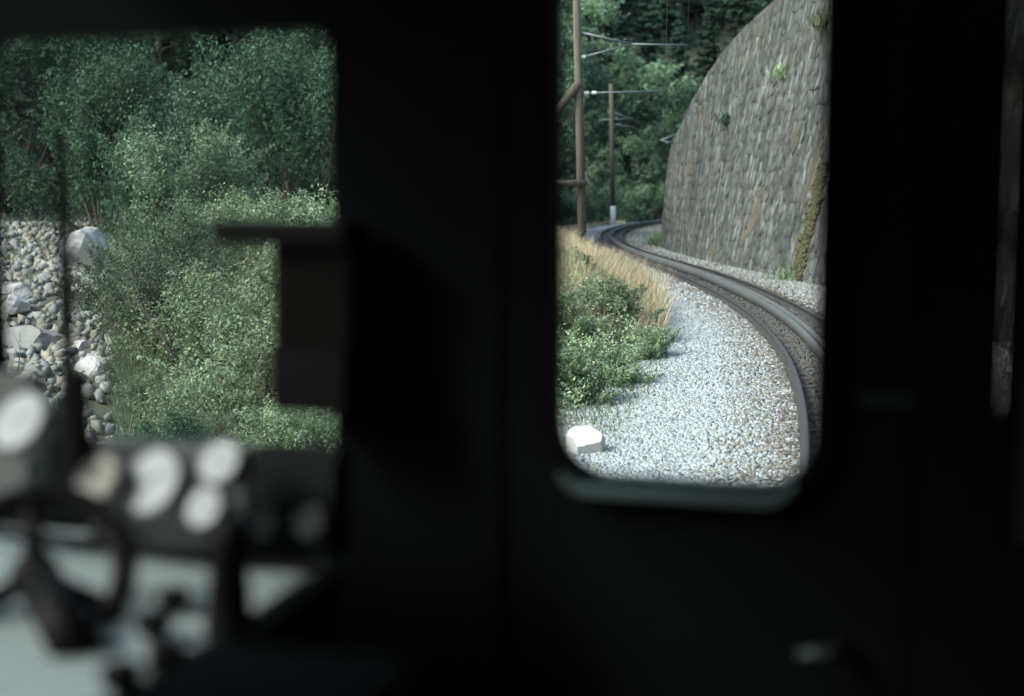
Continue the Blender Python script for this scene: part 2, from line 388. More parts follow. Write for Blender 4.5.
for a in np.arange(arc[idx(9)], arc[idx(112)], 0.66):
    i = int(np.argmin(abs(arc - a)))
    if sme is None:
        o = sm.build('sleeper', 'sleeper', trk, bevel=.012); sme = o.data
    else: o = link('sleeper', sme, None, trk)
    o.location = tp(i, 0, -0.132) - t0; o.rotation_euler = (0, -math.atan2(cant_at(_y[i]), 1.06), math.atan2(_n[i][1], _n[i][0]))
    if _y[i] < 50:
        ch = MB().box((-.09, -.05, 0), (.09, .05, .04)) if i < 0 else None

# ------------------------------------------------------------------ retaining wall
def w_off(y): return np.interp(y, [-12, 25, 36, 41, 49.5, 61, 70, 80, 130], [3.0, 2.95, 2.6, 2.24, 1.92, 1.9, 2.5, 2.65, 2.65])
def w_h(y): return np.interp(y, [-12, 30, 40, 48, 52, 56, 59, 61.5, 64, 90, 130], [9.5, 10.2, 10.0, 8.8, 7.7, 6.3, 5.2, 4.6, 4.2, 3.4, 3.0])
def w_k(y): return np.interp(y, [-12, 45, 48, 52, 56, 61, 130], [.22, .22, .21, .145, .105, .085, .085])
WB = -0.35
wb2 = np.array([CL[i] + _n[i] * w_off(_y[i]) for i in range(len(_y))])       # base polyline
wt = np.gradient(wb2, axis=0); wt /= np.linalg.norm(wt, axis=1)[:, None]; wn = np.stack([wt[:, 1], -wt[:, 0]], 1)
warc = np.concatenate([[0], np.cumsum(np.linalg.norm(np.diff(wb2, axis=0), axis=1))])
def wp(a, h, out=0.0):
    """a arc length along the base, h height up the wall, out = towards the track"""
    bx, by = np.interp(a, warc, wb2[:, 0]), np.interp(a, warc, wb2[:, 1]); nx_, ny_ = np.interp(a, warc, wn[:, 0]), np.interp(a, warc, wn[:, 1])
    y = np.interp(a, warc, _y); k = w_k(y) * h - out
    return np.stack([bx + nx_ * k, by + ny_ * k, WB + h + 0 * bx], -1)
wall = empty('retaining_wall', tuple(wp(warc[idx(40)], 0)))
tag(wall, 'tall leaning retaining wall of streaked grey rubble stone right of the rails', 'wall')
w0 = np.array(wall.location)
A = np.arange(0, warc[-1], 0.7); nh = 14; V = []; F = []
for a in A:
    top = float(w_h(np.interp(a, warc, _y)))
    for k in range(nh): V.append(wp(a, top * k / (nh - 1), 0.0))
    V.append(wp(a, top, -0.7)); V.append(wp(a, 0, -1.5 - 0.2 * top))
n = nh + 2
for i in range(len(A) - 1):
    for k in range(n): F.append((i*n + k, i*n + (k+1) % n, (i+1)*n + (k+1) % n, (i+1)*n + k))
link('wall_core', np_mesh('wall_core', np.array(V) - w0, np.array(F), np.full((len(F), 3), .5)), 'wall_stone', wall)
def project(p):
    d = np.asarray(p, float) - np.array([0, 0, CAMZ]); c, s = math.cos(PHI), math.sin(PHI)
    dep = d[..., 1] * c - d[..., 2] * s; up = d[..., 1] * s + d[..., 2] * c
    return W/2 + FPX * d[..., 0] / dep, H/2 - FPX * up / dep, dep
def clip(poly, m_, nrm):
    out = []
    for k in range(len(poly)):
        p, q_ = poly[k], poly[(k + 1) % len(poly)]; a = (p[0]-m_[0])*nrm[0] + (p[1]-m_[1])*nrm[1]; b_ = (q_[0]-m_[0])*nrm[0] + (q_[1]-m_[1])*nrm[1]
        if a <= 0: out.append(p)
        if (a < 0 < b_) or (b_ < 0 < a): t = a / (a - b_); out.append((p[0] + (q_[0]-p[0])*t, p[1] + (q_[1]-p[1])*t))
    return out
stones = []                                     # irregular rubble: cells of a jittered lattice
a_lo, a_hi = warc[idx(6)], warc[idx(88)]; SA, SH = .34, .46
na, nhh = int((a_hi - a_lo) / SA), int(10.4 / SH)
seed = np.zeros((na, nhh, 2))
for i in range(na):
    for k in range(nhh): seed[i, k] = (a_lo + (i + .5 * (k % 2) + random.uniform(-.42, .42)) * SA, (k + .45 + random.uniform(-.40, .40)) * SH)
for i in range(1, na - 1):
    
    for k in range(nhh):
        c = seed[i, k]; top = float(w_h(float(np.interp(c[0], warc, _y))))
        if c[1] > top - .1: continue
        poly = [(c[0]-.8, max(c[1]-.8, 0.0)), (c[0]+.8, max(c[1]-.8, 0.0)), (c[0]+.8, c[1]+.8), (c[0]-.8, c[1]+.8)]
        for di in (-2, -1, 0, 1, 2):
            for dk in (-2, -1, 0, 1, 2):
                if (di or dk) and 0 <= i + di < na and 0 <= k + dk < nhh:
                    o_ = seed[i + di, k + dk]
                    if o_[1] > float(w_h(float(np.interp(o_[0], warc, _y)))) - .1: continue
                    nr = (o_[0]-c[0], (o_[1]-c[1]))
                    poly = clip(poly, ((o_[0]+c[0])/2, (o_[1]+c[1])/2), nr)
                    if len(poly) < 3: break
            if len(poly) < 3: break
        sl_ = (float(w_h(float(np.interp(c[0] + .4, warc, _y)))) - float(w_h(float(np.interp(c[0] - .4, warc, _y))))) / .8
        if len(poly) >= 3: poly = clip(poly, (c[0], top + .03), (-sl_, 1.0))
        if len(poly) >= 3: stones.append(poly)
def stone_geo(poly):
    P_ = np.array(poly); c = P_.mean(0); d = P_ - c; L_ = np.linalg.norm(d, axis=1)[:, None] + 1e-6
    o_ = c + d * np.maximum(0, 1 - .012 / L_); i_ = c + d * np.maximum(.3, 1 - .022 / L_); pr = random.uniform(.003, .015); n = len(P_); sl_, sh_ = random.gauss(0, .035), random.gauss(0, .035)
    V = [wp(a, max(h, 0), .004) for a, h in o_] + [wp(a, max(h, .01), pr + (a - c[0])*sl_ + (h - c[1])*sh_ + random.uniform(-.012, .012)) for a, h in i_] + [wp(c[0], c[1], pr + random.uniform(-.004, .006))]
    F = [t for k in range(n) for t in ((k, (k+1) % n, n + (k+1) % n), (k, n + (k+1) % n, n + k), (n + k, n + (k+1) % n, 2*n))]
    return np.array(V), np.array(F)
def wtint():
    b = random.uniform(.82, 1.15); c = random.choice([(1,1,1), (1,1,1), (.95,1,1.03), (.97,1,1.0), (.96,1,.97), (1.03,1,.94)])
    return np.array([b * k for k in c])
cen = np.array([wp(*np.mean(q_, axis=0), .05) for q_ in stones])
px, py, dep = project(cen)
size = np.array([(np.ptp([v[0] for v in q_])) * np.ptp([v[1] for v in q_]) for q_ in stones]) / dep ** 2
vis = (((px > 655) & (px < 826)) | ((px > 1000) & (px < 1020))) & (py > -5) & (py < 330) & (dep > 3)
order = np.argsort(-size * vis); single = set(order[:300].tolist())
VV, FF, TT = [], [], []; b = 0
for k, s_ in enumerate(stones):
    g, f_ = stone_geo(s_); ti = np.repeat(wtint()[None], len(f_), 0)
    if k in single:
        c = g.mean(0); o = link('stone', np_mesh('stone', g - c, f_, ti), 'wall_stone', wall); o.location = c - w0
    else:
        VV.append(g - w0); FF.append(f_ + b); TT.append(ti); b += len(g)
o = link('stonework', np_mesh('stonework', np.concatenate(VV), np.concatenate(FF), np.concatenate(TT)), 'wall_stone', wall); o['kind'] = 'stuff'
# slope above the wall
V = []; F = []; prof = [(-.08, -.5), (.4, .05), (3, 1.6), (9, 6), (25, 18), (70, 55)]
for i in range(0, len(_y), 6):
    top = float(w_h(_y[i])); kx = float(w_k(_y[i])) * top
    for d_, z_ in prof:
        c = wb2[i] + wn[i] * (kx + .35 + d_); V.append((c[0], c[1], WB + top + z_ - .12))
n = len(prof); m_ = len(V) // n
for i in range(m_ - 1):
    for k in range(n - 1): F.append((i*n+k, i*n+k+1, (i+1)*n+k+1, (i+1)*n+k))
tag(link('hillside', np_mesh('hillside', V, F, smooth=True), 'soil'), kind='structure')

# ------------------------------------------------------------------ foliage
def leaves(P, N, size, tint, asp=0.55, droop=0.0):
    """rhombic leaf faces; returns V,F,T"""
    n = len(P); N = N / (np.linalg.norm(N, axis=1)[:, None] + 1e-9)
    a = rng.normal(size=(n, 3)); a[:, 2] -= droop; a -= N * (a * N).sum(1)[:, None]; a /= np.linalg.norm(a, axis=1)[:, None] + 1e-9
    b = np.cross(N, a); s = (size * rng.uniform(.65, 1.35, n))[:, None]
    bend = N * s * .18
    V = np.stack([P - a*s, P + b*s*asp - bend, P + a*s, P - b*s*asp - bend], 1).reshape(-1, 3)
    F = np.arange(4 * n).reshape(n, 4); return V, F, tint
def ltint(n, clump=None, lo=.6, hi=1.4):
    b = rng.uniform(lo, hi, n)
    if clump is not None: b = b * clump
    hue = rng.normal(0, .07, n); return np.stack([b * (1 + hue), b, b * (1 - hue * .6)], 1)
def clump_cloud(centres, radii, per, size, flat=0.8, out=0.7):
    P, N, B = [], [], []
    for c, r in zip(centres, radii):
        n = max(12, int(per * r * r)); d = rng.normal(size=(n, 3)); d /= np.linalg.norm(d, axis=1)[:, None]
        rr = r * (1 - rng.random(n) ** 2.2 * .75)[:, None]; p = d * rr; p[:, 2] *= flat
        P.append(c + p); N.append(d * out + rng.normal(0, .6, (n, 3)) + np.array([0, 0, .35])); B.append(np.full(n, rng.uniform(.6, 1.4)))
    P, N, B = map(np.concatenate, (P, N, B)); return leaves(P, N, size, ltint(len(P), B))
def broad_mesh(h, w, seed, leaf=.16, per=170, ncl=34, low=.22):
    """broadleaf tree: trunk+limbs mesh and crown mesh, base at the origin"""
    random.seed(seed); C = []; Rr = []
    for _ in range(ncl):
        u = random.uniform(0, 1); a = random.uniform(0, 2*math.pi); prof = math.sin(math.pi * (0.12 + .8 * u)) ** .7
        r = w/2 * prof * math.sqrt(random.uniform(.25, 1)) * .85
        C.append(np.array([r*math.cos(a), r*math.sin(a), h * (low + (.93 - low) * u)])); Rr.append(w * random.uniform(.06, .15))
    C.append(np.array([0, 0, h * .93])); Rr.append(w * .13)
    st, dr, ln = [], [], []
    for k in range(ncl * 5):
        c = C[random.randrange(ncl)]; st.append(c + np.array([random.gauss(0, .06*w) for _ in range(3)])); dr.append(np.array([c[0] + random.gauss(0, .25*w), c[1] + random.gauss(0, .25*w), random.gauss(.12*h, .2*h)])); ln.append(w * random.uniform(.08, .2))
    V, F, T = joinv(clump_cloud(C, Rr, per * .7, leaf), sprigs(st, dr, ln, per * .16, leaf, .02 * w))
    crown = np_mesh('crown', V, F, T)
    mb = MB(); lean = random.uniform(-.04, .04) * h
    ax = [(lean * t**2, 0, h * .8 * t) for t in (0, .15, .4, .7, 1)]
    mb.tube(ax, [h*.024, h*.019, h*.015, h*.009, h*.003], 8)
    for c in C[::3]:
        t = max(.15, min(.85, (c[2]/h) * .75)); s = (lean * t*t, 0, h * .8 * t); mid = (np.array(s) + c) / 2 + np.array([0, 0, -.03*h])
        mb.tube([s, mid, c], [h*.008, h*.005, h*.002], 5, False)
    me = bpy.data.meshes.new('trunk'); me.from_pydata(mb.v, [], mb.f); me.update(); return me, crown
def conifer_mesh(h, w, seed, leaf=.17):
    random.seed(seed); P, N, B = [], [], []; z = h * .1
    mb = MB(); mb.tube([(0,0,0),(0,0,h*.5),(0,0,h*.99)], [h*.018, h*.01, .01], 8)
    while z < h * .985:
        r = w/2 * (1 - (z/h)) ** .8 + .15; nb = 8 if r > 1 else 6; a0 = random.uniform(0, 6.3)
        for k in range(nb):
            a = a0 + 2*math.pi*k/nb + random.uniform(-.25, .25); L = r * random.uniform(.55, 1.2); zj = random.uniform(-.5, .5); n = int(30 + 44 * L)
            t = rng.random(n) ** .75; sp = (.12 + .22 * L * (1 - t*.7))
            side = rng.normal(0, .5, n) * sp; x = L * t; zz = z + zj + .12*x - .11 * x*x/ max(L, .5) - abs(side) * .25 + rng.normal(0, .06, n) - rng.random(n) * .12 * L
            P.append(np.stack([x*math.cos(a) - side*math.sin(a), x*math.sin(a) + side*math.cos(a), zz], 1))
            N.append(np.stack([.35*np.cos(a) + rng.normal(0, .4, n), .35*np.sin(a) + rng.normal(0, .4, n), .8 + 0*t], 1)); B.append(np.full(n, random.uniform(.7, 1.3)))
        z += h * .03 + .12 * (1 - z/h)
    P, N, B = map(np.concatenate, (P, N, B)); V, F, T = leaves(P, N, leaf, ltint(len(P), B), .35, .8)
    me = bpy.data.meshes.new('trunk'); me.from_pydata(mb.v, [], mb.f); me.update(); return me, np_mesh('crown', V, F, T)
def sprigs(starts, dirs, lens, per, size, spread):
    """leafy shoots: leaves set along slightly arching lines"""
    P, N, B = [], [], []
    for s0, d, L_ in zip(starts, dirs, lens):
        n = max(6, int(per * L_)); t = rng.random(n); d = d / np.linalg.norm(d); arch = np.array([d[0], d[1], -.6]) * .25 * L_
        p = s0 + d * (t * L_)[:, None] + arch * (t * t)[:, None] + rng.normal(0, spread, (n, 3)) * (1.15 - t)[:, None]
        P.append(p); N.append(rng.normal(0, .7, (n, 3)) + np.array([0, 0, .7])); B.append(np.full(n, rng.uniform(.6, 1.45)))
    P, N, B = map(np.concatenate, (P, N, B)); return leaves(P, N, size, ltint(len(P), B), .42)
def joinv(*parts):
    V, F, T = [], [], []; b_ = 0
    for v, f, t in parts: V.append(v); F.append(f + b_); T.append(t); b_ += len(v)
    return np.concatenate(V), np.concatenate(F), np.concatenate(T)
def shrub_mesh(h, w, seed, leaf=.06, per=900, ncl=26, upright=0.0):
    random.seed(seed); C, Rr = [], []; ncl = int(ncl * 1.5)
    for _ in range(ncl):
        u = random.random(); a = random.uniform(0, 6.283); r = w/2 * math.sqrt(random.random()) * (1 - .5 * u**1.5) * random.uniform(.7, 1.15)
        C.append(np.array([r*math.cos(a), r*math.sin(a), h * (.06 + .72*u)])); Rr.append(min(w, h) * random.uniform(.06, .17))
    ns = int(ncl * 2.2); st, dr, ln = [], [], []
    for k in range(ns):
        c = C[random.randrange(ncl)]; st.append(c * random.uniform(.6, 1.0)); dr.append(np.array([c[0]*.5 + random.gauss(0, .3), c[1]*.5 + random.gauss(0, .3), random.uniform(.35, 1.3)])); ln.append(h * random.uniform(.14, .36))
    V, F, T = joinv(clump_cloud(C, Rr, per * .75, leaf, flat=1.0 + upright, out=.5), sprigs(st, dr, ln, per * .075, leaf * .9, .035 * h))
    mb = MB()
    for c in C[::3]:
        b = np.array([c[0]*.12, c[1]*.12, 0]); m2 = (b + c)/2 + np.array([c[0]*.1, c[1]*.1, 0]); mb.tube([b, m2, c], [.02*h/2, .014*h/2, .006*h/2], 5, False)
    me = bpy.data.meshes.new('stems'); me.from_pydata(mb.v, [], mb.f); me.update(); return me, np_mesh('foliage', V, F, T)

def plant(name, meshes, lm, loc, label, cat, group=None, sc=1.0, rz=None, names=('trunk', 'crown'), zs=1.0):
    e = empty(name, tuple(loc), random.uniform(0, 6.28) if rz is None else rz); e.scale = (sc, sc, sc * zs)
    tag(e, label, cat, group)
    a = link(names[0], meshes[0], None, e)
    if not meshes[0].materials: meshes[0].materials.append(MAT['bark'])
    b_ = link(names[1], meshes[1], None, e)
    if not meshes[1].materials: meshes[1].materials.append(MAT['leaf_forest'])
    b_.material_slots[0].link = 'OBJECT'; b_.material_slots[0].material = MAT[lm]
    return e
BROAD = [broad_mesh(11, 8, 11), broad_mesh(12, 7, 12), broad_mesh(10, 8.5, 13), broad_mesh(12, 9, 14, per=150)]
LEFTB = [broad_mesh(11, 8, 21, leaf=.08, per=900, ncl=34, low=.08), broad_mesh(10, 9, 22, leaf=.08, per=900, ncl=34, low=.08), broad_mesh(12, 8, 23, leaf=.08, per=900, ncl=34, low=.08)]
CONI = [conifer_mesh(18, 6.5, 31), conifer_mesh(20, 6, 32), conifer_mesh(16, 6, 33)]

ORD = ['first','second','third','fourth','fifth','sixth','seventh','eighth','ninth','tenth','eleventh','twelfth','thirteenth','fourteenth','fifteenth']
def row(pxs, Y, kind, lm, zone, sc=(.85, 1.15), jitter=3.0, group=None):
    for k, pxx in enumerate(sorted(pxs)):
        y = Y + random.uniform(-jitter, jitter) * .8; x = (pxx - 512) / FPX * y
        mset = {'b': BROAD, 'l': LEFTB, 'c': CONI}[kind]; me = mset[(k * 2 + int(Y)) % len(mset)]
        nm, cat = ('spruce_tree', 'spruce') if kind == 'c' else ('broadleaf_tree', 'tree')
        lb = f"{ORD[k]} {'dark spruce' if kind == 'c' else 'leafy tree'} from left {zone}"
        plant(nm, me, lm, (x, y, tz(x, y) - .15), lb, cat, group, random.uniform(*sc))
random.seed(5)
# hillside behind the poles (centre window)
row([548, 575, 606, 634, 655, 680], 117, 'b', 'leaf_light', 'in the lowest row behind the far mast', (.45, .62), 2)
row([540, 570, 598, 628, 662, 698], 127, 'b', 'leaf_far', 'in the second row up behind the masts', (.8, 1.0))
row([556, 590, 622, 650, 684, 715], 137, 'b', 'leaf_light', 'in the third row up behind the masts', (.85, 1.1))
row([545, 578, 612, 645, 676, 705, 738], 148, 'c', 'leaf_conifer', 'just above the leafy trees behind the masts', (.75, .95))
row([560, 596, 630, 660, 692, 724, 760, 790], 162, 'c', 'leaf_conifer', 'high behind the top edge of the stone wall', (.85, 1.1))
row([540, 575, 608, 643, 676, 708, 742, 775], 180, 'c', 'leaf_conifer', 'in the rearmost shadowy row behind the masts', (.9, 1.2))
# hillside seen through the driver's window
row([-40, 25, 95, 165, 240, 315, 380], 50, 'l', 'leaf_teal', "nearest row in the driver's window", (.5, .7), 2)
row([-60, 0, 60, 125, 190, 255, 320, 390], 58, 'l', 'leaf_forest', "middle row in the driver's window", (.7, .9), 2.5)
row([-30, 45, 115, 180, 250, 310, 370], 68, 'l', 'leaf_forest', "dark rear row in the driver's window", (.85, 1.1), 3)
row([-20, 30, 85, 145, 200, 262, 330], 63, 'l', 'leaf_mid', "in the pale line amid the driver's window forest", (.75, .95), 1.5)
row([-60, -5, 50, 100, 150, 215, 285, 350], 75, 'l', 'leaf_forest', "uppermost row in the driver's window", (.95, 1.2), 2)
row([-60, 10, 75, 140, 205, 270, 335, 400], 86, 'c', 'leaf_conifer', "behind the leafy trees in the driver's window", (.8, 1.0), 3)
# forest between the two windows, hidden by the pillar from here
row([398, 432, 466], 64, 'l', 'leaf_teal', 'low on the slope between the two windows', (.6, .8), 2)
row([405, 445, 485], 79, 'l', 'leaf_forest', 'midway up the slope between the two windows', (.85, 1.1), 2)
row([420, 470, 520], 95, 'b', 'leaf_forest', 'furthest back between the two windows', (.8, 1.0))

# leafy understorey on the forest floor
n = 60000; yy = np.concatenate([rng.uniform(43, 100, n // 2), rng.uniform(100, 200, n // 2)]); xx = np.concatenate([(rng.uniform(-80, 420, n // 2) - 512) / FPX * yy[:n // 2], (rng.uniform(530, 800, n // 2) - 512) / FPX * yy[n // 2:]])
ok = -track_dist(xx, yy) > 7; xx, yy = xx[ok], yy[ok]; P = np.column_stack([xx, yy, terrain(xx, yy) + rng.random(len(xx)) ** 2 * 1.1])
V, F, T = leaves(P, rng.normal(0, .6, (len(P), 3)) + np.array([0, -.3, .7]), .2, ltint(len(P)))
tag(link('forest_understorey', np_mesh('forest_understorey', V, F, T), 'leaf_forest'), 'dark low greenery covering the forest floor under the trees', 'undergrowth', kind='stuff')
# shrubs
WIL = [shrub_mesh(2.4, 2.6, 41, .026, 3700, 34, .2), shrub_mesh(2.2, 2.4, 42, .024, 3900, 34, .2), shrub_mesh(2.6, 2.4, 43, .027, 3500, 34, .2)]
def shrub(pxx, Y, k, lm, label, sc, zs=1.0, group=None, name='shrub', set_=WIL, cat='shrub'):
    x = (pxx - 512) / FPX * Y
    return plant(name, set_[k % len(set_)], lm, (x, Y, max(tz(x, Y), -1.2) - .06), label, cat, group, sc, None, ('stems', 'foliage'), zs)
G1 = 'pale shrubs beyond the windscreen'
for a in ((318, 17.5, 0, 'leaf_willow', 'pale green shrub behind the dark box on the window pillar', 1.12, 1.12),
          (250, 16.5, 1, 'leaf_willow', "pale shrub left of the dark box in the driver's window", 1.06, 1.01),
          (215, 19.5, 2, 'leaf_willow', 'tall pale shrub under the left tip of the dark bar', 1.10, 0.90),
          (290, 21, 0, 'leaf_willow', 'bright pale shrub rising just above the dark bar', 1.15, 0.90),
          (165, 23, 1, 'leaf_mid', 'pale green shrub behind the leaning dark branch', 1.18, 0.90),
          (335, 23, 2, 'leaf_willow', "bright shrub at the top right edge of the driver's window pillar", 1.20, 0.98),
          (240, 26, 2, 'leaf_willow', 'pale shrub in the second line behind the dark bar', 1.20, 0.80),
          (195, 29.5, 0, 'leaf_mid', 'blue-green shrub above the pale shrubs, left of the dark bar', 1.42, 1.01),
          (180, 31, 1, 'leaf_teal', 'blue-green shrub at the foot of the leafy hillside, centre', 1.77, 1.12),
          (105, 36, 2, 'leaf_teal', 'blue-green shrub right beside the wiper, at eye height', 1.77, 1.23),
          (300, 33, 0, 'leaf_teal', 'green shrub deep behind the bright shrubs at right', 1.89, 1.23),
          (240, 38, 1, 'leaf_teal', 'dusky green shrub deep in the centre of the slope', 2.12, 1.23),
          (15, 41, 0, 'leaf_forest', 'dark bush above the scree at the left edge', 2.24, 1.34),
          (120, 43, 1, 'leaf_forest', 'dark bush behind the blue-green shrubs', 2.24, 1.34),
          (160, 15.2, 1, 'leaf_forest', "low dark bush above the gauges in the driver's window", 0.61, 0.90),
          (300, 14.2, 2, 'leaf_willow', 'low pale shrub beneath the dark box', 0.59, 0.90),
          (205, 15.6, 0, 'leaf_willow', 'low pale shrub rising right above the white gauges', .62, .8),
          (165, 20.5, 2, 'leaf_mid', 'mid green shrub crossed by the bare branch', .95, .95),
          (158, 25.5, 1, 'leaf_mid', 'mid green shrub behind the top of the bare branch', 0.70, 0.90),
          (165, 17.8, 0, 'leaf_mid', 'dull green bush low in front of the bare branch', 0.60, 0.80)):
    shrub(*a, group=G1)
FARB = [shrub_mesh(2.6, 3.2, 61, .07, 700, 30), shrub_mesh(2.2, 3.4, 62, .07, 700, 30)]
for k, (pxx, Y, lm, lb, sc_) in enumerate(((546, 100, 'leaf_light', 'light green bush behind the near mast, at the window edge', 1.3), (566, 96, 'leaf_far', 'low green bush just left of the near mast foot', 1.2), (592, 100, 'leaf_light', 'light green bush between the two masts', 1.4),
        (604, 108, 'leaf_far', 'green bush directly behind the white mast foot', 1.6), (628, 111, 'leaf_light', 'light green bush right of the far mast', 1.4), (648, 113, 'leaf_far', 'green bush above the rails where they vanish', 1.5), (664, 115, 'leaf_light', 'light bush half hidden behind the low end of the wall', 1.5))):
    shrub(pxx, Y, k, lm, lb, sc_, 1.0, 'bushes beyond the far curve', 'far_bush', FARB, 'bush')
VER = [shrub_mesh(1.15, 1.9, 51, .025, 6500, 38), shrub_mesh(1.0, 1.7, 52, .023, 7000, 38)]
def verge(px, py, k, label, sc, zs=1.0, lm='leaf_verge'):
    g = ground(px, py, -.42); plant('verge_bush', VER[k % 2], lm, (g[0], g[1], max(-.47, tz(g[0], g[1]) - .06)), label, 'bush', 'bushes on the gravel verge', sc, None, ('stems', 'foliage'), zs)
verge(568, 408, 0, 'green bush at the left edge of the door window, above the white stone', .75, 1.1)
verge(610, 392, 1, 'green bush jutting onto the gravel, second from the left', .85, 1.0)
verge(648, 366, 0, 'foremost green bush reaching furthest onto the gravel', .72, .95)
verge(556, 366, 1, 'green bush behind the leftmost verge bush', 1.05, 1.0)
verge(600, 352, 0, 'green bush in the middle of the verge thicket', 1.0, .95)
verge(636, 340, 1, 'green bush below the tip of the dry grass', .85, .75)
verge(560, 334, 0, 'rear green bush under the tall dry grass', .9, .9)

# grass and ground cover
def blades(P, hgt, wid, lean=.45):
    n = len(P); a = rng.uniform(0, 6.283, n); d = np.stack([np.cos(a), np.sin(a), 0*a], 1); s = np.stack([-np.sin(a), np.cos(a), 0*a], 1)
    h_ = (hgt * rng.uniform(.55, 1.15, n))[:, None]; l_ = (rng.random(n) * lean)[:, None] * h_; up = np.array([[0, 0, 1.0]]); w_ = (wid * rng.uniform(.7, 1.3, n))[:, None]
    m1 = P + up*h_*.55 + d*l_*.35; tip = P + up*h_ + d*l_
    V = np.stack([P - s*w_, P + s*w_, m1 + s*w_*.8, m1 - s*w_*.8, tip + s*w_*.25, tip - s*w_*.25], 1).reshape(-1, 3)
    b = (np.arange(n) * 6)[:, None]; F = np.concatenate([b + np.array([[0,1,2,3]]), b + np.array([[3,2,4,5]])]); return V, F
def strip(n, ylo, yhi, s_in, s_out):
    y = rng.uniform(ylo, yhi, n); u = rng.random(n); a = np.interp(y, *s_in); b_ = np.interp(y, *s_out); s = a + (b_ - a) * u
    i = np.clip(((y - _y[0]) / .25).astype(int), 0, len(_y) - 1); P2 = CL[i] + _n[i] * s[:, None]
    z = np.maximum(np.where(s > -4.2, bed_z(s), -9), terrain(P2[:, 0], P2[:, 1])); return np.column_stack([P2, z - .04])
inn = ([16, 20, 26, 34, 48, 60, 75, 100], [-3.2, -2.6, -2.2, -2.0, -1.75, -1.75, -2.3, -2.6]); outn = ([16, 30, 60, 100], [-6, -6, -5.5, -6])
P = np.concatenate([strip(70000, 23, 46, inn, ([20, 46], [-7, -7])), strip(18000, 44, 105, inn, outn)])
clus = .5 + .5 * np.sin(P[:, 0] * 2.3 + 1.3 * np.sin(P[:, 1] * 1.1)) * np.sin(P[:, 1] * 1.7)
P = P[rng.random(len(P)) < .35 + .65 * clus]
V, F = blades(P, .82 * np.interp(P[:, 1], [21, 27, 40, 60, 100], [.5, 1.0, 1.0, .7, .5]), .0035 + .00011 * P[:, 1], .75)
tn = ltint(len(P), None, .65, 1.25)
gr_ = rng.random(len(tn)) < .14; tn[gr_] *= np.array([.45, .72, .55])
tag(link('dry_grass', np_mesh('dry_grass', V, F, np.concatenate([tn, tn])), 'dry_grass'), 'tall straw-yellow grass along the edge of the track gravel', 'grass', kind='stuff')
n = 60000
x = rng.uniform(-17, 3, n); y = rng.uniform(11, 48, n); s = -track_dist(x, y)
rock = (x / y < -.272 + .0012 * (y - 16))
ok = (s > 3.7) & (s < 22) & (~rock | (rng.random(n) < .04)); x, y = x[ok], y[ok]
P = np.column_stack([x, y, terrain(x, y) - .03]); V, F = blades(P, .42 + .1 * rng.random(len(P)), .011, .8); tn = ltint(len(P))
tag(link('undergrowth', np_mesh('undergrowth', V, F, np.concatenate([tn, tn])), 'green_grass'), 'rough green undergrowth covering the slope between shrubs', 'undergrowth', kind='stuff')
n = 20000; Y_ = rng.uniform(13.5, 27, n); X_ = (rng.uniform(115, 345, n) - 512) / FPX * Y_; sd2 = -track_dist(X_, Y_)
ok = (sd2 > 4.2) & (rng.random(n) < .35 + .65 * (np.sin(X_ * 2.1) * np.sin(Y_ * 1.7) > -.2)); X_, Y_ = X_[ok], Y_[ok]
P = np.column_stack([X_, Y_, terrain(X_, Y_) - .03]); V, F = blades(P, np.interp(Y_, [13.5, 16, 27], [.3, .8, 1.3]), .007, .9); tn = ltint(len(P))
tag(link('tall_herbs', np_mesh('tall_herbs', V, F, np.concatenate([tn, tn])), 'leaf_willow'), "pale tall herbs growing between the shrubs in the driver's window", 'herbs', kind='stuff')
# leafy herbs filling the verge between the bushes
P = strip(26000, 15.5, 29, ([15.5, 19, 24, 29], [-3.3, -2.9, -2.7, -2.4]), ([15, 29], [-7, -7])); hz_ = rng.random(len(P)) ** 1.3 * np.interp(P[:, 1], [15, 19, 29], [.25, .6, .75])
P = P + np.column_stack([rng.normal(0, .05, (len(P), 2)), hz_]); V, F, T = leaves(P, rng.normal(0, .6, (len(P), 3)) + np.array([-.2, -.3, .8]), .028, ltint(len(P)))
tag(link('verge_herbs', np_mesh('verge_herbs', V, F, T), 'leaf_verge'), 'leafy green herbs filling the verge between the bushes', 'herbs', kind='stuff')
# thin low weeds on the gravel near the bushes
P = strip(2600, 14, 24, ([14, 24], [-2.6, -2.2]), ([14, 24], [-4.1, -4.0])); V, F = blades(P, .16 + 0*P[:, 0], .008, 1.0); tn = ltint(len(P))
tag(link('gravel_weeds', np_mesh('gravel_weeds', V, F, np.concatenate([tn, tn])), 'green_grass'), 'sparse low weeds sprouting from the gravel near the bushes', 'weeds', kind='stuff')
# grass tuft at foot of the wall, tufts growing from the wall
def tuft(a, hgt, lm, label, nbl=260, r=.25, bl=.35):
    c = wp(a, hgt, .05); q = c + rng.normal(0, 1, (nbl, 3)) * np.array([r, r, r * .5]) * .6
    V, F = blades(q, bl + 0*q[:, 0], .02, 1.3); tn = ltint(nbl); tn = np.concatenate([tn, tn])
    o = link('wall_plant', np_mesh('wall_plant', V - c, F, tn), lm); o.location = c; tag(o, label, 'plant', 'tufts growing on the stone wall')
def a_of(y): return float(np.interp(y, _y, warc))
tuft(a_of(38.6), .05, 'leaf_verge', 'bright green tuft at the wall foot below the yellow moss streak', 500, .45, .35)
tuft(a_of(41), 7.3, 'leaf_verge', 'leafy tuft high on the stone wall near the top right', 260, .3, .25)
tuft(a_of(50), 5.0, 'leaf_forest', 'dark tuft in the middle of the stone wall', 200, .25, .22)
tuft(a_of(44.5), 6.2, 'leaf_verge', 'small leafy tuft upper middle on the wall', 200, .25, .22)
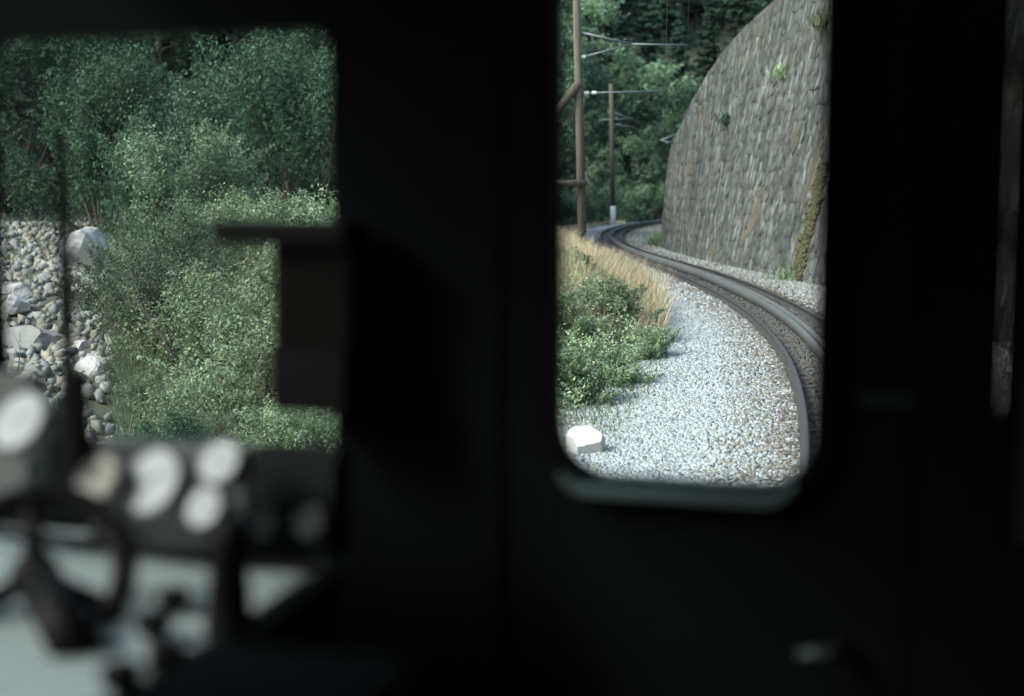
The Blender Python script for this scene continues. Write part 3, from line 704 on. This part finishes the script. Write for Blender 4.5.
tuft(a_of(64), .1, 'leaf_verge', 'green tuft where the wall base meets the far curve', 600, .5, .5)
tuft(a_of(37.2), 8.0, 'leaf_verge', 'leafy tuft hanging at the top right corner of the wall', 500, .5, .5)
# moss streak: cushions running down the stones
q = []
for k in range(900):
    hh = random.uniform(.1, 3.4); q.append(wp(a_of(38.2) + random.gauss(0, .2) + .12 * math.sin(hh * 2), hh, random.uniform(.01, .05)))
q = np.array(q); V, F, T = scatter(q, rng.uniform(.05, .13, len(q)), ltint(len(q)))
tag(link('moss_streak', np_mesh('moss_streak', V, F), 'moss'), 'yellow-green moss running down the wall at its right end', 'moss', kind='stuff')
# dead brown sapling patch on the slope
shrub(207, 40, 2, 'leaf_dead', "tall brown withered sapling on the slope in the driver's window", .55, 2.0, name='withered_sapling', cat='sapling')

# ------------------------------------------------------------------ rocks
def boulder(name, loc, size, seed, m, label, cat='boulder', group=None, flat=.7, sub=3):
    random.seed(seed); bm = bmesh.new(); bmesh.ops.create_icosphere(bm, subdivisions=sub, radius=.5)
    cuts = [(Vector([random.gauss(0, 1) for _ in range(3)]).normalized(), random.uniform(.20, .42)) for _ in range(11)]
    for v in bm.verts:
        for nrm, dd in cuts:
            e = v.co.dot(nrm) - dd
            if e > 0: v.co -= nrm * e
        v.co *= 1 + .16 * noise.noise(v.co * 3.1 + Vector((seed, 0, 0))) + .07 * noise.noise(v.co * 9 + Vector((0, seed, 0))); v.co.z *= flat
    me = bpy.data.meshes.new(name); bm.to_mesh(me); bm.free()
    o = link(name, me, m); o.location = loc; o.scale = (size, size, size); o.rotation_euler = (0, 0, random.uniform(0, 6.28)); tag(o, label, cat, group); return o
# the white squared stone by the track
g = ground(588, 452, -.30)
random.seed(3); bm = bmesh.new(); bmesh.ops.create_icosphere(bm, subdivisions=4, radius=.62)
for nrm, dd in (((-.08, -.42, .90), .20), ((.16, -.92, -.36), .30), ((-.93, -.25, -.25), .40), ((.93, -.30, .12), .38), ((.05, .95, .30), .34), ((-.6, -.2, .75), .40), ((.55, .1, .8), .37), ((0, 0, -1), .22)):
    nv_ = Vector(nrm).normalized()
    for v in bm.verts:
        e = v.co.dot(nv_) - dd
        if e > 0: v.co -= nv_ * e
for v in bm.verts: v.co += Vector([random.gauss(0, .004) for _ in range(3)])
me = bpy.data.meshes.new('block_stone'); bm.to_mesh(me); bm.free(); o = link('block_stone', me, 'white_stone'); o.scale = (.40, .40, .52)
o.location = (g[0], g[1] + .02, g[2] + .075); o.rotation_euler = (0, 0, R(6)); tag(o, 'single pale squared stone lying on the gravel below the verge bushes', 'stone')
# scree
rs = random.Random(9); nb = 0; spots = []
while nb < 55:
    pxx = rs.uniform(-25, 125); pyy = rs.uniform(212, 395); lo, hi = 14.0, 60.0
    r_ = ray(pxx, pyy); Yh = None
    for Y in np.arange(14, 60, .4):
        p = r_ * (Y / r_[1]); 
        if p[2] + CAMZ < tz(p[0], Y): Yh = Y; break
    if Yh is None or (pxx > 95 and pyy > 320): continue
    p = r_ * (Yh / r_[1]); size = abs(rs.gauss(0, .2)) + .25; x_, y_ = p[0], Yh
    if any((x_-a)**2 + (y_-b)**2 < (.4*(size+c))**2 for a, b, c in spots): nb += .1; continue
    spots.append((x_, y_, size)); nb += 1
    boulder('boulder', (x_, y_, tz(x_, y_) + size * .03), size, 100 + len(spots), rs.choice(['scree_stone', 'scree_stone', 'brown_stone', 'pale_stone']), 'grey boulder lying among the scree around the wiper', group='boulders in the scree')
def on_terrain(pxx, pyy):
    r_ = ray(pxx, pyy)
    for Y in np.arange(12, 80, .2):
        p = r_ * (Y / r_[1])
        if p[2] + CAMZ < tz(p[0], Y): return p[0], Y
x_, y_ = on_terrain(86, 272); boulder('boulder', (x_, y_, tz(x_, y_) + .38), 1.25, 777, 'pale_stone', 'largest pale boulder, just right of the wiper', flat=.85)
x_, y_ = on_terrain(112, 290); boulder('rock_slab', (x_, y_, tz(x_, y_) + .1), 1.1, 778, 'scree_stone', 'flat brownish rock slab beside the largest pale boulder', 'rock', flat=.3)
x_, y_ = on_terrain(40, 345); boulder('rock_slab', (x_, y_, tz(x_, y_) + .05), 1.9, 779, 'scree_stone', 'broad sloping rock slab low in the scree at left', 'rock', flat=.3)
x_, y_ = on_terrain(15, 318); boulder('boulder', (x_, y_, tz(x_, y_) + .12), .9, 780, 'pale_stone', 'pale boulder at the left edge of the scree', flat=.7)
p = at(172, 140, 43.5); boulder('boulder', (p[0], p[1], tz(p[0], p[1]) + .5), 1.6, 781, 'scree_stone', 'grey rock outcrop high on the leafy slope beside the withered sapling', flat=.6)
# small stones
n = 15000; x = rng.uniform(-20, -2, n); y = rng.uniform(14, 46, n); ok = (x / y < -.270 + .0012 * (y - 16)); x, y = x[ok], y[ok]
V, F, T = scatter(np.column_stack([x, y, terrain(x, y) + .03]), rng.uniform(.05, .21, len(x)), stone_tint(len(x), .5) * np.array([.62, .59, .52]))
tag(link('scree', np_mesh('scree', V, F, T), 'gravel'), 'loose pale scree covering the slope at the far left', 'scree', kind='stuff')
# leaning dead branch
a, b = at(128, 262, 19.2), at(168, 345, 18.6)
br = MB().tube([a, (a + b)/2 + np.array([-.05, 0, -.08]), b, b + np.array([.5, -.1, -.9])], [.010, .018, .024, .03], 7).build('dead_branch', 'dark_bark', None, origin=b + np.array([.5, -.1, -.9])); tag(br, 'dark bare branch leaning among the pale shrubs', 'branch')

# ------------------------------------------------------------------ overhead line
D1 = 37.4
base1 = at(584, 289, D1); base1[2] = -.6; top1 = at(575.5, -35, D1)
p1 = empty('catenary_pole', tuple(base1)); tag(p1, 'near brown wooden mast with slanting prop and metal bracket arms', 'mast')
def part(parent, name, pts, rad, m, n=10):
    o = np.array(parent.location); return MB().tube([np.array(p) - o for p in pts], rad, n).build(name, m, parent, smooth=True)
part(p1, 'post', [base1, (base1 + top1)/2, top1], [.118, .11, .092], 'pole_wood', 14)
pf = at(440, 300, D1); pf[2] = tz(pf[0], pf[1]) - .1; ps = at(578, 84, D1) ; part(p1, 'prop', [pf, ps + np.array([.0, -.08, 0])], [.13, .11], 'pole_wood', 12)
u = (184 - 84) / (300 - 84); cx = at(514, 184, D1)
part(p1, 'cross_beam', [cx + np.array([0, -.2, 0]), at(587, 183, D1) + np.array([0, -.2, 0])], .085, 'pole_wood', 10)
nd = at(631, 44, D1)
part(p1, 'upper_strut', [at(579, 32, D1), nd], .03, 'galvanised'); part(p1, 'lower_strut', [at(580, 58, D1), nd], .022, 'galvanised')
part(p1, 'bracket_arm', [nd, at(688, 45, D1)], .018, 'galvanised')
part(p1, 'registration_arm', [at(580, 93, D1), at(665, 91, D1)], .017, 'galvanised')
def insulator(parent, c, r=.055):
    c = np.array(c); part(parent, 'insulator', [c + np.array([k, 0, 0]) for k in (-.07, -.05, -.02, .02, .05, .07)], [r*.4, r, r*.6, r, r*.6, r*.4], 'porcelain', 10)
for q_ in ((586.5, 93), (594.5, 92.8), (578.5, 33), (578, 59), (583.5, 57)): insulator(p1, at(*q_, D1))
D2 = 97
base2 = at(613, 222, D2); base2[2] = -.6; top2 = at(611, 84, D2)
p2 = empty('catenary_pole', tuple(base2)); tag(p2, 'far thin wooden mast with white-painted foot beyond the rail curve', 'mast')
wtp = at(613, 206, D2)
part(p2, 'post', [wtp, (wtp + top2)/2, top2], [.17, .16, .14], 'pole_wood', 12); part(p2, 'painted_foot', [base2, wtp], .185, 'white_paint', 12)
part(p2, 'cross_arm', [at(600, 120, D2), at(632, 118.5, D2)], .04, 'galvanised'); part(p2, 'cross_arm', [at(611, 112, D2), at(632, 118.5, D2)], .035, 'galvanised'); part(p2, 'registration_arm', [at(612, 124, D2), at(634, 127, D2)], .03, 'galvanised')
wbk = wp(a_of(60.5), 4.55, 0); bk = empty('wall_bracket', tuple(wbk)); tag(bk, 'pale wire bracket fixed at the low left end of the stone wall', 'bracket')
tipb = wbk + np.array([-.6, -.3, .15]); part(bk, 'bracket_arm', [wbk + np.array([.3, 0, 0]), tipb], .032, 'galvanised'); part(bk, 'stay', [wbk + np.array([.35, 0, .5]), tipb], .025, 'galvanised'); insulator(bk, (wbk + tipb)/2, .06)
def wire(pts, sag, label, rad=.0035):
    out = []
    for a, b in zip(pts[:-1], pts[1:]):
        for t in np.linspace(0, 1, 12)[:-1]: p = a + (b - a) * t; out.append(p - np.array([0, 0, sag * 4 * t * (1 - t)]))
    out.append(pts[-1]); o = MB().tube(out, rad, 5).build('overhead_wire', 'wire', None, origin=out[0]); tag(o, label, 'wire')
c0 = tp(idx(2), 0, 4.95); cE = tp(idx(122), 0, 5.2)
wire([c0, at(665, 91, D1), tipb, at(634, 127, D2), cE], .03, 'thin contact wire hung under the lower arm of the near mast')
wire([c0 + np.array([0, 0, 1.05]), at(688, 45, D1), tipb + np.array([0, 0, .9]), at(632, 118.5, D2), cE + np.array([0, 0, 1])], .25, 'thin carrying wire hung from the upper arm of the near mast')

# ------------------------------------------------------------------ the railcar we stand in
PSI = R(16.5); cP, sP = math.cos(PSI), math.sin(PSI)
def to_car(p): return np.array([p[0]*cP - p[1]*sP, p[0]*sP + p[1]*cP, p[2]])
def to_world(p): return np.array([p[0]*cP + p[1]*sP, -p[0]*sP + p[1]*cP, p[2]])
def cp(px, py, v):
    r = to_car(ray(px, py)); r = r * (v / r[1]); return np.array([r[0], r[1], r[2] + CAMZ])
class CB(MB):                                    # mesh in car coordinates
    def make(s, name, m, parent=None, base=None, **k):
        if parent is not None: base = parent['_b']; o = s.build(name, m, parent, None, **{**k}); o.data.transform(Matrix.Translation(-Vector(base))); return o
        base = base if base is not None else (0, 0, 0)
        o = s.build(name, m, None, None, **k); o.data.transform(Matrix.Translation(-Vector(base)))
        o.location = to_world(np.array(base)); o.rotation_euler = (0, 0, -PSI); return o
def cthing(name, base, label, cat, group=None):
    e = empty(name, tuple(to_world(np.array(base))), -PSI); e['_b'] = [float(x) for x in base]; return tag(e, label, cat, group)
def rrect(u0, u1, w0_, w1_, r, n=8):
    pts = []
    for cx_, cy_, a0 in ((u1 - r, w1_ - r, 0), (u0 + r, w1_ - r, 90), (u0 + r, w0_ + r, 180), (u1 - r, w0_ + r, 270)):
        for k in range(n + 1): a = R(a0 + 90 * k / n); pts.append((cx_ + r*math.cos(a), cy_ + r*math.sin(a)))
    return pts
def holed(b, u0, u1, w0_, w1_, hole, v0, v1, r, axis='v'):
    """panel with a rounded opening; axis v: across the car, axis u: along it"""
    h_ = rrect(*hole, r); n = len(h_); out = []
    cx_, cy_ = (hole[0] + hole[1])/2, (hole[2] + hole[3])/2
    q = n // 4
    cor = [(u1, w1_), (u0, w1_), (u0, w0_), (u1, w0_)]
    for k in range(n): out.append(cor[k // q])
    f = (lambda a, c, v: (a, v, c)) if axis == 'v' else (lambda a, c, v: (v, a, c))
    vs = [f(*p, v0) for p in h_] + [f(*p, v0) for p in out] + [f(*p, v1) for p in h_] + [f(*p, v1) for p in out]
    fs = []
    for k in range(n):
        j = (k + 1) % n
        fs += [(k, 2*n + k, 2*n + j, j)]
        if out[k] == out[j]: fs += [(k, j, n + k), (2*n + j, 2*n + k, 3*n + k)]
        else: fs += [(k, j, n + j, n + k), (2*n + j, 2*n + k, 3*n + k, 3*n + j), (n + k, n + j, 3*n + j, 3*n + k)]
    return b.add(vs, fs)
VF = 2.35; UL, UR, FL, RF, VB = -1.82, 1.0, 0.9, 3.25, -4.5
ws_l = cp(0, 200, VF)[0] - .03; ws_r = cp(333, 240, VF)[0]; ws_t = cp(150, 33, VF)[2]; ws_b = cp(250, 452, VF)[2]
d_l, d_r = cp(557, 240, VF)[0], cp(819, 240, VF)[0]; d_b = cp(680, 482, VF)[2]; d_t = 2.98
D0, D1_ = d_l - .13, d_r + .12
r_l = cp(1008, 200, VF)[0]
def stru(o): return tag(o, kind='structure')
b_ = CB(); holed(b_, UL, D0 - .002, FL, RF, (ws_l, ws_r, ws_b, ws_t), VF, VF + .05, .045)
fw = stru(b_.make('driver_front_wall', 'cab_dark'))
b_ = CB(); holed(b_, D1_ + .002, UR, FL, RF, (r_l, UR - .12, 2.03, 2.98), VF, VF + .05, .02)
fr_ = stru(b_.make('right_front_wall', 'cab_dark'))
for nm, par, hole, r in (('window_pane', fw, (ws_l, ws_r, ws_b, ws_t), .045), ('window_pane', fr_, (r_l, UR - .12, 2.03, 2.98), .05)):
    CB().box((hole[0] - .01, VF + .02, hole[2] - .01), (hole[1] + .01, VF + .026, hole[3] + .01)).build(nm, 'glass', par)
# left side wall with the driver's side window and a saloon window
sw = CB(); holed(sw, .55, VF + .05, FL, RF, (.62, 2.30, 1.66, 3.15), UL - .06, UL, .06, 'u'); holed(sw, -2.0, .548, FL, RF, (-1.7, .3, 1.8, 2.9), UL - .06, UL, .06, 'u'); sw.box((UL - .06, VB, FL), (UL, -2.002, RF))
lw = stru(sw.make('left_side_wall', 'cab_cream'))  # out of view; window enlarged and paint pale to bounce light onto the desk
CB().box((UL - .035, .61, 1.65), (UL - .029, 2.31, 3.16)).build('window_pane', 'glass', lw); CB().box((UL - .035, -1.71, 1.79), (UL - .029, .31, 2.91)).build('window_pane', 'glass', lw)
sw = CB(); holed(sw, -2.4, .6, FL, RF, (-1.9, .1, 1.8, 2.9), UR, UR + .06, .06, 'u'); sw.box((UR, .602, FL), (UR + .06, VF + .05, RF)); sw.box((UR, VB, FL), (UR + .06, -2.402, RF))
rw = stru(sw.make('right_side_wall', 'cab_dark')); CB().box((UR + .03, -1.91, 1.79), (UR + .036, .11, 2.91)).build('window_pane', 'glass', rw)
stru(CB().box((UL - .06, VB - .06, FL - .1), (UR + .06, VF + .05, FL)).make('cab_floor', 'cab_dark'))
rb_ = CB(); nseg = 10; vs_ = []
for v in (VB - .06, VF + .12):
    for k in range(nseg + 1):
        t = k / nseg; uu = UL - .06 + (UR - UL + .12) * t; vs_.append((uu, v, RF + .22 * math.sin(math.pi * t) ** .7))
    for k in range(nseg + 1):
        t = 1 - k / nseg; uu = UL - .06 + (UR - UL + .12) * t; vs_.append((uu, v, RF + .05 + .24 * math.sin(math.pi * t) ** .7))
n = 2 * (nseg + 1); rb_.add(vs_, [(k, (k+1) % n, n + (k+1) % n, n + k) for k in range(n)] + [tuple(range(n))[::-1], tuple(range(n, 2*n))]); 
stru(rb_.make('cab_roof', 'cab_ceiling'))  # ceiling colour lightened to bounce light into the cab
vs_ = [(UL, RF - .001)] 
for v, nm in ((VF + .0, 'roof_gable'), (VB - .04, 'roof_gable')):
    g_ = CB(); pts = [(UL - .05 + (UR - UL + .1) * k / nseg, RF + .22 * math.sin(math.pi * k / nseg) ** .7 + .02) for k in range(nseg + 1)]
    vv = [(a, v, c) for a, c in pts] + [(UR + .05, v, RF - .02), (UL - .05, v, RF - .02)]; vv2 = [(a, v + .04, c) for a, _, c in vv]; n = len(vv)
    g_.add(vv + vv2, [tuple(range(n))[::-1], tuple(range(n, 2*n))] + [(k, (k+1) % n, n + (k+1) % n, n + k) for k in range(n)]); stru(g_.make(nm, 'cab_dark'))
stru(CB().box((UL, VB - .06, FL), (UR, VB, RF)).make('cab_rear_wall', 'cab_dark'))

# gangway door with its window
door = cthing('gangway_door', ((D0 + D1_)/2, VF, FL), 'dark end door with a tall round-cornered window facing the track', 'door')
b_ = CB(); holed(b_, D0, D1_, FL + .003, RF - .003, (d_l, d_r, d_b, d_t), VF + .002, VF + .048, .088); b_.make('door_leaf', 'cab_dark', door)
CB().box((d_l - .012, VF + .022, d_b - .012), (d_r + .012, VF + .028, d_t + .012)).make('window_pane', 'glass', door)
def ring(hole, r, v0, v1, wd, m, name, parent, base=None):
    o_ = rrect(hole[0] - wd, hole[1] + wd, hole[2] - wd, hole[3] + wd, r + wd); i_ = rrect(*hole, r); n = len(i_)
    vs = [(a, v0, c) for a, c in i_] + [(a, v0, c) for a, c in o_] + [(a, v1, c) for a, c in i_] + [(a, v1, c) for a, c in o_]; fs = []
    for k in range(n):
        j = (k+1) % n; fs += [(k, j, n+j, n+k), (2*n+j, 2*n+k, 3*n+k, 3*n+j), (k, 2*n+k, 2*n+j, j), (n+k, n+j, 3*n+j, 3*n+k)]
    return CB().add(vs, fs).make(name, m, parent)
ring((d_l, d_r, d_b, d_t), .088, VF - .02, VF + .0015, .03, 'rubber', 'window_seal', door)
# painted sill ledge, curving up a little at both ends
sb = CB(); vs_ = []; ns = 24
for k in range(ns + 1):
    t = k / ns; uu = d_l + .012 + (d_r - d_l - .04) * t; e_ = min(t, 1 - t); lift = .028 * max(0, 1 - e_ / .12) ** 2
    vs_ += [(uu, VF - .035, d_b - .014 + lift), (uu, VF + .018, d_b + .004 + lift), (uu, VF + .018, d_b - .012 + lift), (uu, VF - .035, d_b - .026 + lift)]
fs_ = [(4*a + k, 4*a + (k+1) % 4, 4*a + 4 + (k+1) % 4, 4*a + 4 + k) for a in range(ns) for k in range(4)] + [(3,2,1,0), (4*ns, 4*ns+1, 4*ns+2, 4*ns+3)]
sb.add(vs_, fs_).make('window_sill', 'sill_paint', door, smooth=False)
hc = cp(835, 655, VF - .05); hb = CB().tube([hc + np.array([0, .055, 0]), hc, hc + np.array([-.012, -.006, .002]), hc + np.array([-.06, -.004, -.004])], [.012, .012, .012, .009], 10).make('handle', 'chrome', door, smooth=True)
lc = cp(890, 400, VF - .004); CB().box(lc + np.array([-.045, -.004, -.011]), lc + np.array([.045, .004, .011])).make('latch_plate', 'chrome', door, bevel=.003)
lc = cp(548, 385, VF - .012); CB().box(lc + np.array([-.02, -.006, -.008]), lc + np.array([.012, .006, .008])).make('window_catch', 'chrome', door, bevel=.003)
for uu_, nm in ((D0 - .001, 'left_door_post'), (D1_ + .001, 'right_door_post')):
    stru(CB().box((uu_ - .03, VF - .006, FL), (uu_ + .03, VF - .0005, RF)).make(nm, 'cab_dark'))
# curtain over the right-hand window
cu0 = cp(1010.9, 150, VF - .05)[0]; cb_ = CB(); vs_ = []; nk = 40; nz = 26
for a in range(nz + 1):
    w_ = 1.85 + 1.25 * a / nz
    for k in range(nk + 1):
        edge = (.0004 * math.sin(a * 1.1) + .0006 * math.sin(a * 2.3 + 1)) * (1 - k / nk)
        vs_.append((cu0 + edge + .75 * k / nk, VF - .05 + .018 * math.sin(k * 1.5), w_))
cb_.add(vs_, [(a*(nk+1)+k, a*(nk+1)+k+1, (a+1)*(nk+1)+k+1, (a+1)*(nk+1)+k) for a in range(nz) for k in range(nk)])
cur = cthing('curtain', (cu0 + .37, VF - .05, 1.85), 'dark curtain drawn across the window at the right edge', 'curtain')
co = cb_.make('cloth', 'curtain', cur); co.modifiers.new('thick', 'SOLIDIFY').thickness = .003
CB().tube([(cu0 - .03, VF - .05, 3.11), (cu0 + .77, VF - .05, 3.11)], .008, 8).make('rod', 'black_metal', cur)
# windscreen wiper
wpv = VF + .09
wip = cthing('wiper', cp(66, 470, wpv), 'dark windscreen wiper standing upright at the left', 'wiper')
pts = [cp(60, 132, wpv), cp(63, 200, wpv), cp(66, 290, wpv), cp(69, 385, wpv)]
CB().tube(pts, [.008, .013, .014, .013], 6).make('blade', 'rubber', wip); CB().tube([cp(64, 262, wpv + .02), cp(68, 400, wpv + .015), cp(67, 480, wpv + .01)], [.008, .012, .016], 8).make('arm', 'black_metal', wip)
CB().tube([cp(67, 478, wpv + .02), cp(67, 478, VF - .02)], .02, 10).make('spindle', 'black_metal', wip)
wm = cthing('wiper_motor', cp(66, 500, 2.1), 'tall black wiper motor casing standing between the left gauges', 'motor')
a0, a1 = cp(54, 505, 2.17), cp(80, 505, 2.17); c0_, c1_ = cp(58, 372, 2.17), cp(78, 372, 2.17)
mb = CB(); mb.hexa([a0, a1, a1 + np.array([0, .05, 0]), a0 + np.array([0, .05, 0]), c0_, c1_, c1_ + np.array([0, .04, 0]), c0_ + np.array([0, .04, 0])]); mb.make('casing', 'black_metal', wm, bevel=.008)
CB().tube([cp(68, 374, 2.14), cp(67, 300, 2.16)], [.010, .006], 8).make('shaft', 'black_metal', wm)
# dark box and bar on the pillar
tb = cthing('timetable_holder', cp(305, 410, 2.28), "dark box with a long flat bar on top beside the driver's window", 'holder')
v_ = 2.22
a = cp(211, 244, v_); b = cp(345, 222, v_); CB().box((a[0], v_, a[2]), (b[0], v_ + .11, b[2])).make('top_bar', 'black_metal', tb, bevel=.004)
a = cp(269, 347, v_); b = cp(345, 246, v_); CB().box((a[0], v_ + .02, a[2]), (b[0], v_ + .127, b[2])).make('board', 'box_brown', tb, bevel=.003)
a = cp(271, 411, v_); b = cp(345, 349, v_); CB().box((a[0], v_, a[2]), (b[0], v_ + .127, b[2])).make('tray', 'black_metal', tb, bevel=.004)

# control desk
dz = cp(150, 556, 2.05)[2]; du = cp(322, 575, 2.05)[0]
desk = cthing('control_desk', (-1.3, 1.75, FL), "pale painted driver's desk under the gauges", 'desk')
CB().box((UL + .012, 1.36, dz - .035), (du, 2.175, dz)).make('desk_top', 'desk_paint', desk, bevel=.006)
CB().box((UL + .03, 1.50, FL), (du - .02, 2.17, dz - .037)).make('cabinet', 'panel_dark', desk)
def knob(px, py, v, r=.016):
    c = cp(px, py, v); k = CB().tube([(c[0], c[1], dz - .002), (c[0], c[1], c[2])], r*.45, 8); k.make('knob_stem', 'black_metal', desk)
    CB().tube([c + np.array([0, 0, z]) for z in (-r*.7, -r*.4, r*.3, r*.6)], [r*.7, r, r, r*.5], 14).make('knob', 'black_metal', desk, smooth=True)
def v_on(px, py, z):
    r = to_car(ray(px, py)); return float(r[1] * (z - CAMZ) / r[2])
knob(174, 597, v_on(174, 600, dz + .02), .023); knob(154, 622, v_on(154, 626, dz + .02), .025); knob(121, 673, v_on(121, 678, dz + .02), .026)
CB().tube([cp(-25, 529, 2.03), cp(338, 573, 2.03)], .011, 8).make('shadow_gap_strip', 'black_metal', desk)  # black strip standing in for the shaded gap between panel and desk
# instrument panel with gauges
ip = cthing('instrument_panel', (cp(200, 548, 2.1)[0], 2.1, dz), "instrument panel with round gauges below the driver's window", 'instrument panel')
def facing(px0, px1, pyt, pyb, v, name, m, thick=.12, tilt=.05):
    a, b = cp(px0, (pyt + pyb)/2, v)[0], cp(px1, (pyt + pyb)/2, v)[0]; zt, zb = cp((px0 + px1)/2, pyt, v)[2], max(cp((px0 + px1)/2, pyb, v)[2], dz + .002)
    k = CB(); k.hexa([(a, v, zb), (b, v, zb), (b, v + thick, zb), (a, v + thick, zb), (a, v + tilt, zt), (b, v + tilt, zt), (b, v + thick, zt), (a, v + thick, zt)])
    return k.make(name, m, ip, bevel=.006)
facing(84, 240, 450, 552, 2.08, 'panel', 'panel_grey', .09, .04)
facing(241, 330, 454, 560, 2.08, 'panel', 'panel_dark', .09, .04)  # right end of the panel coloured dark in place of shade
facing(-60, 26, 376, 500, 1.96, 'gauge_housing', 'panel_grey', .07, .02)
def gauge(px, py, v, r, dial, yaw=0.0, pitch=18):
    c = cp(px, py, v); nrm = Vector((math.sin(R(yaw)) * math.cos(R(pitch)), -math.cos(R(yaw)) * math.cos(R(pitch)), math.sin(R(pitch))))
    nv = np.array(nrm)
    be = CB().tube([c - nv*.03, c + nv*.004, c + nv*.008, c + nv*.006], [r*1.07, r*1.07, r*1.04, r*.99], 28).make('gauge', 'bezel', ip)
    CB().tube([c + nv*.0062, c + nv*.0105], [r*.97, r*.97], 28).make('dial', dial, be) if False else None
    d = CB().tube([c + nv*.004, c + nv*.0105], [r*.97, r*.97], 28).build('dial', dial, be); d.data.transform(Matrix.Translation(-Vector(ip['_b'])))
    up = Vector((0, 0, 1)); up = (up - nrm * up.dot(nrm)).normalized(); sd_ = nrm.cross(up); dr = np.array(up * .5 + sd_ * -.85)
    ne = CB().tube([c + nv*.013 - dr*r*.2, c + nv*.013 + dr*r*.75], [.0012, .0008], 5).build('needle', 'black_metal', be); ne.data.transform(Matrix.Translation(-Vector(ip['_b'])))
gauge(22, 423, 1.94, .050, 'dial_white', -12, 34)
gauge(99, 480, 1.96, .042, 'dial_cream', -14, 34)
gauge(155, 483, 1.98, .054, 'dial_white', -14, 30)
gauge(222, 464, 2.02, .037, 'dial_white', -12, 34)
gauge(207, 509, 1.90, .031, 'dial_white', -12, 30)
gauge(262, 520, 2.06, .026, 'dial_grey'); gauge(310, 522, 2.07, .026, 'dial_grey')  # dials coloured dim to go with the shaded panel end
# controller handwheel
hw = cthing('handwheel', (cp(60, 640, 1.72)[0], v_on(72, 652, dz), dz), "black controller handwheel on the driver's desk", 'wheel')
wc = cp(36, 575, 1.72); ax = np.array([.30, -.80, .62]); ax /= np.linalg.norm(ax)
CB().torus(wc, ax, .125, .019).make('rim', 'black_metal', hw, smooth=True)
uu = np.cross(ax, [0, 0, 1]); uu /= np.linalg.norm(uu); ww = np.cross(uu, ax)
for an in (80, 205, 325):
    d = uu * math.cos(R(an)) + ww * math.sin(R(an)); CB().tube([wc, wc + d * .123], [.017, .014], 8).make('spoke', 'black_metal', hw, smooth=True)
CB().tube([wc + ax * .03, wc + ax * .01, wc - ax*.03], [.022, .036, .034], 14).make('hub', 'black_metal', hw, smooth=True)
ft = np.array([cp(80, 655, v_on(80, 655, dz))[0], v_on(80, 655, dz), dz - .001]); CB().tube([wc + ax*.0, (wc*.5 + ft*.5) , ft], [.032, .034, .036], 14).make('column', 'black_metal', hw, smooth=True)
# brake valve: black column with a hooked handle
bv_v = 1.72; bb = np.array([cp(230, 640, bv_v)[0], bv_v, dz]); bvt = cthing('brake_valve', bb, 'black brake valve column with a hooked handle right of the knobs', 'brake valve')
CB().tube([(bb[0], bv_v, dz - .001), (bb[0], bv_v, cp(222, 600, bv_v)[2]), (bb[0], bv_v, cp(222, 560, bv_v)[2]), (bb[0] + .004, bv_v, cp(222, 530, bv_v)[2]), (bb[0] + .004, bv_v, cp(222, 518, bv_v)[2])], [.036, .030, .026, .028, .016], 14).make('column', 'black_metal', bvt, smooth=True)
CB().tube([(bb[0], bv_v, dz + .02), cp(215, 690, 1.60), cp(190, 668, 1.58), cp(168, 655, 1.56), cp(148, 652, 1.55)], [.024, .026, .023, .02, .022], 10).make('handle', 'black_metal', bvt, smooth=True)
# dark cupboard in front of the desk's right end
cz = cp(260, 606, 1.46)[2]; ca = cp(205, 696, 1.34)[0]; cbx = cp(420, 640, 1.34)[0]
cab = cthing('cupboard', ((ca + cbx)/2, 1.2, FL), 'low dark cupboard at the right end of the desk', 'cupboard')
CB().box((ca, 1.06, FL + .05), (cbx, 1.34, cz))  .make('carcass', 'rubber', cab, bevel=.01); CB().box((ca + .01, 1.08, FL), (cbx - .01, 1.32, FL + .05)).make('plinth', 'rubber', cab)
CB().box((ca + .02, 1.045, FL + .08), (cbx - .02, 1.058, cz - .04)).make('cupboard_door', 'panel_dark', cab, bevel=.003)
for o in bpy.data.objects:
    if '_b' in o: del o['_b']
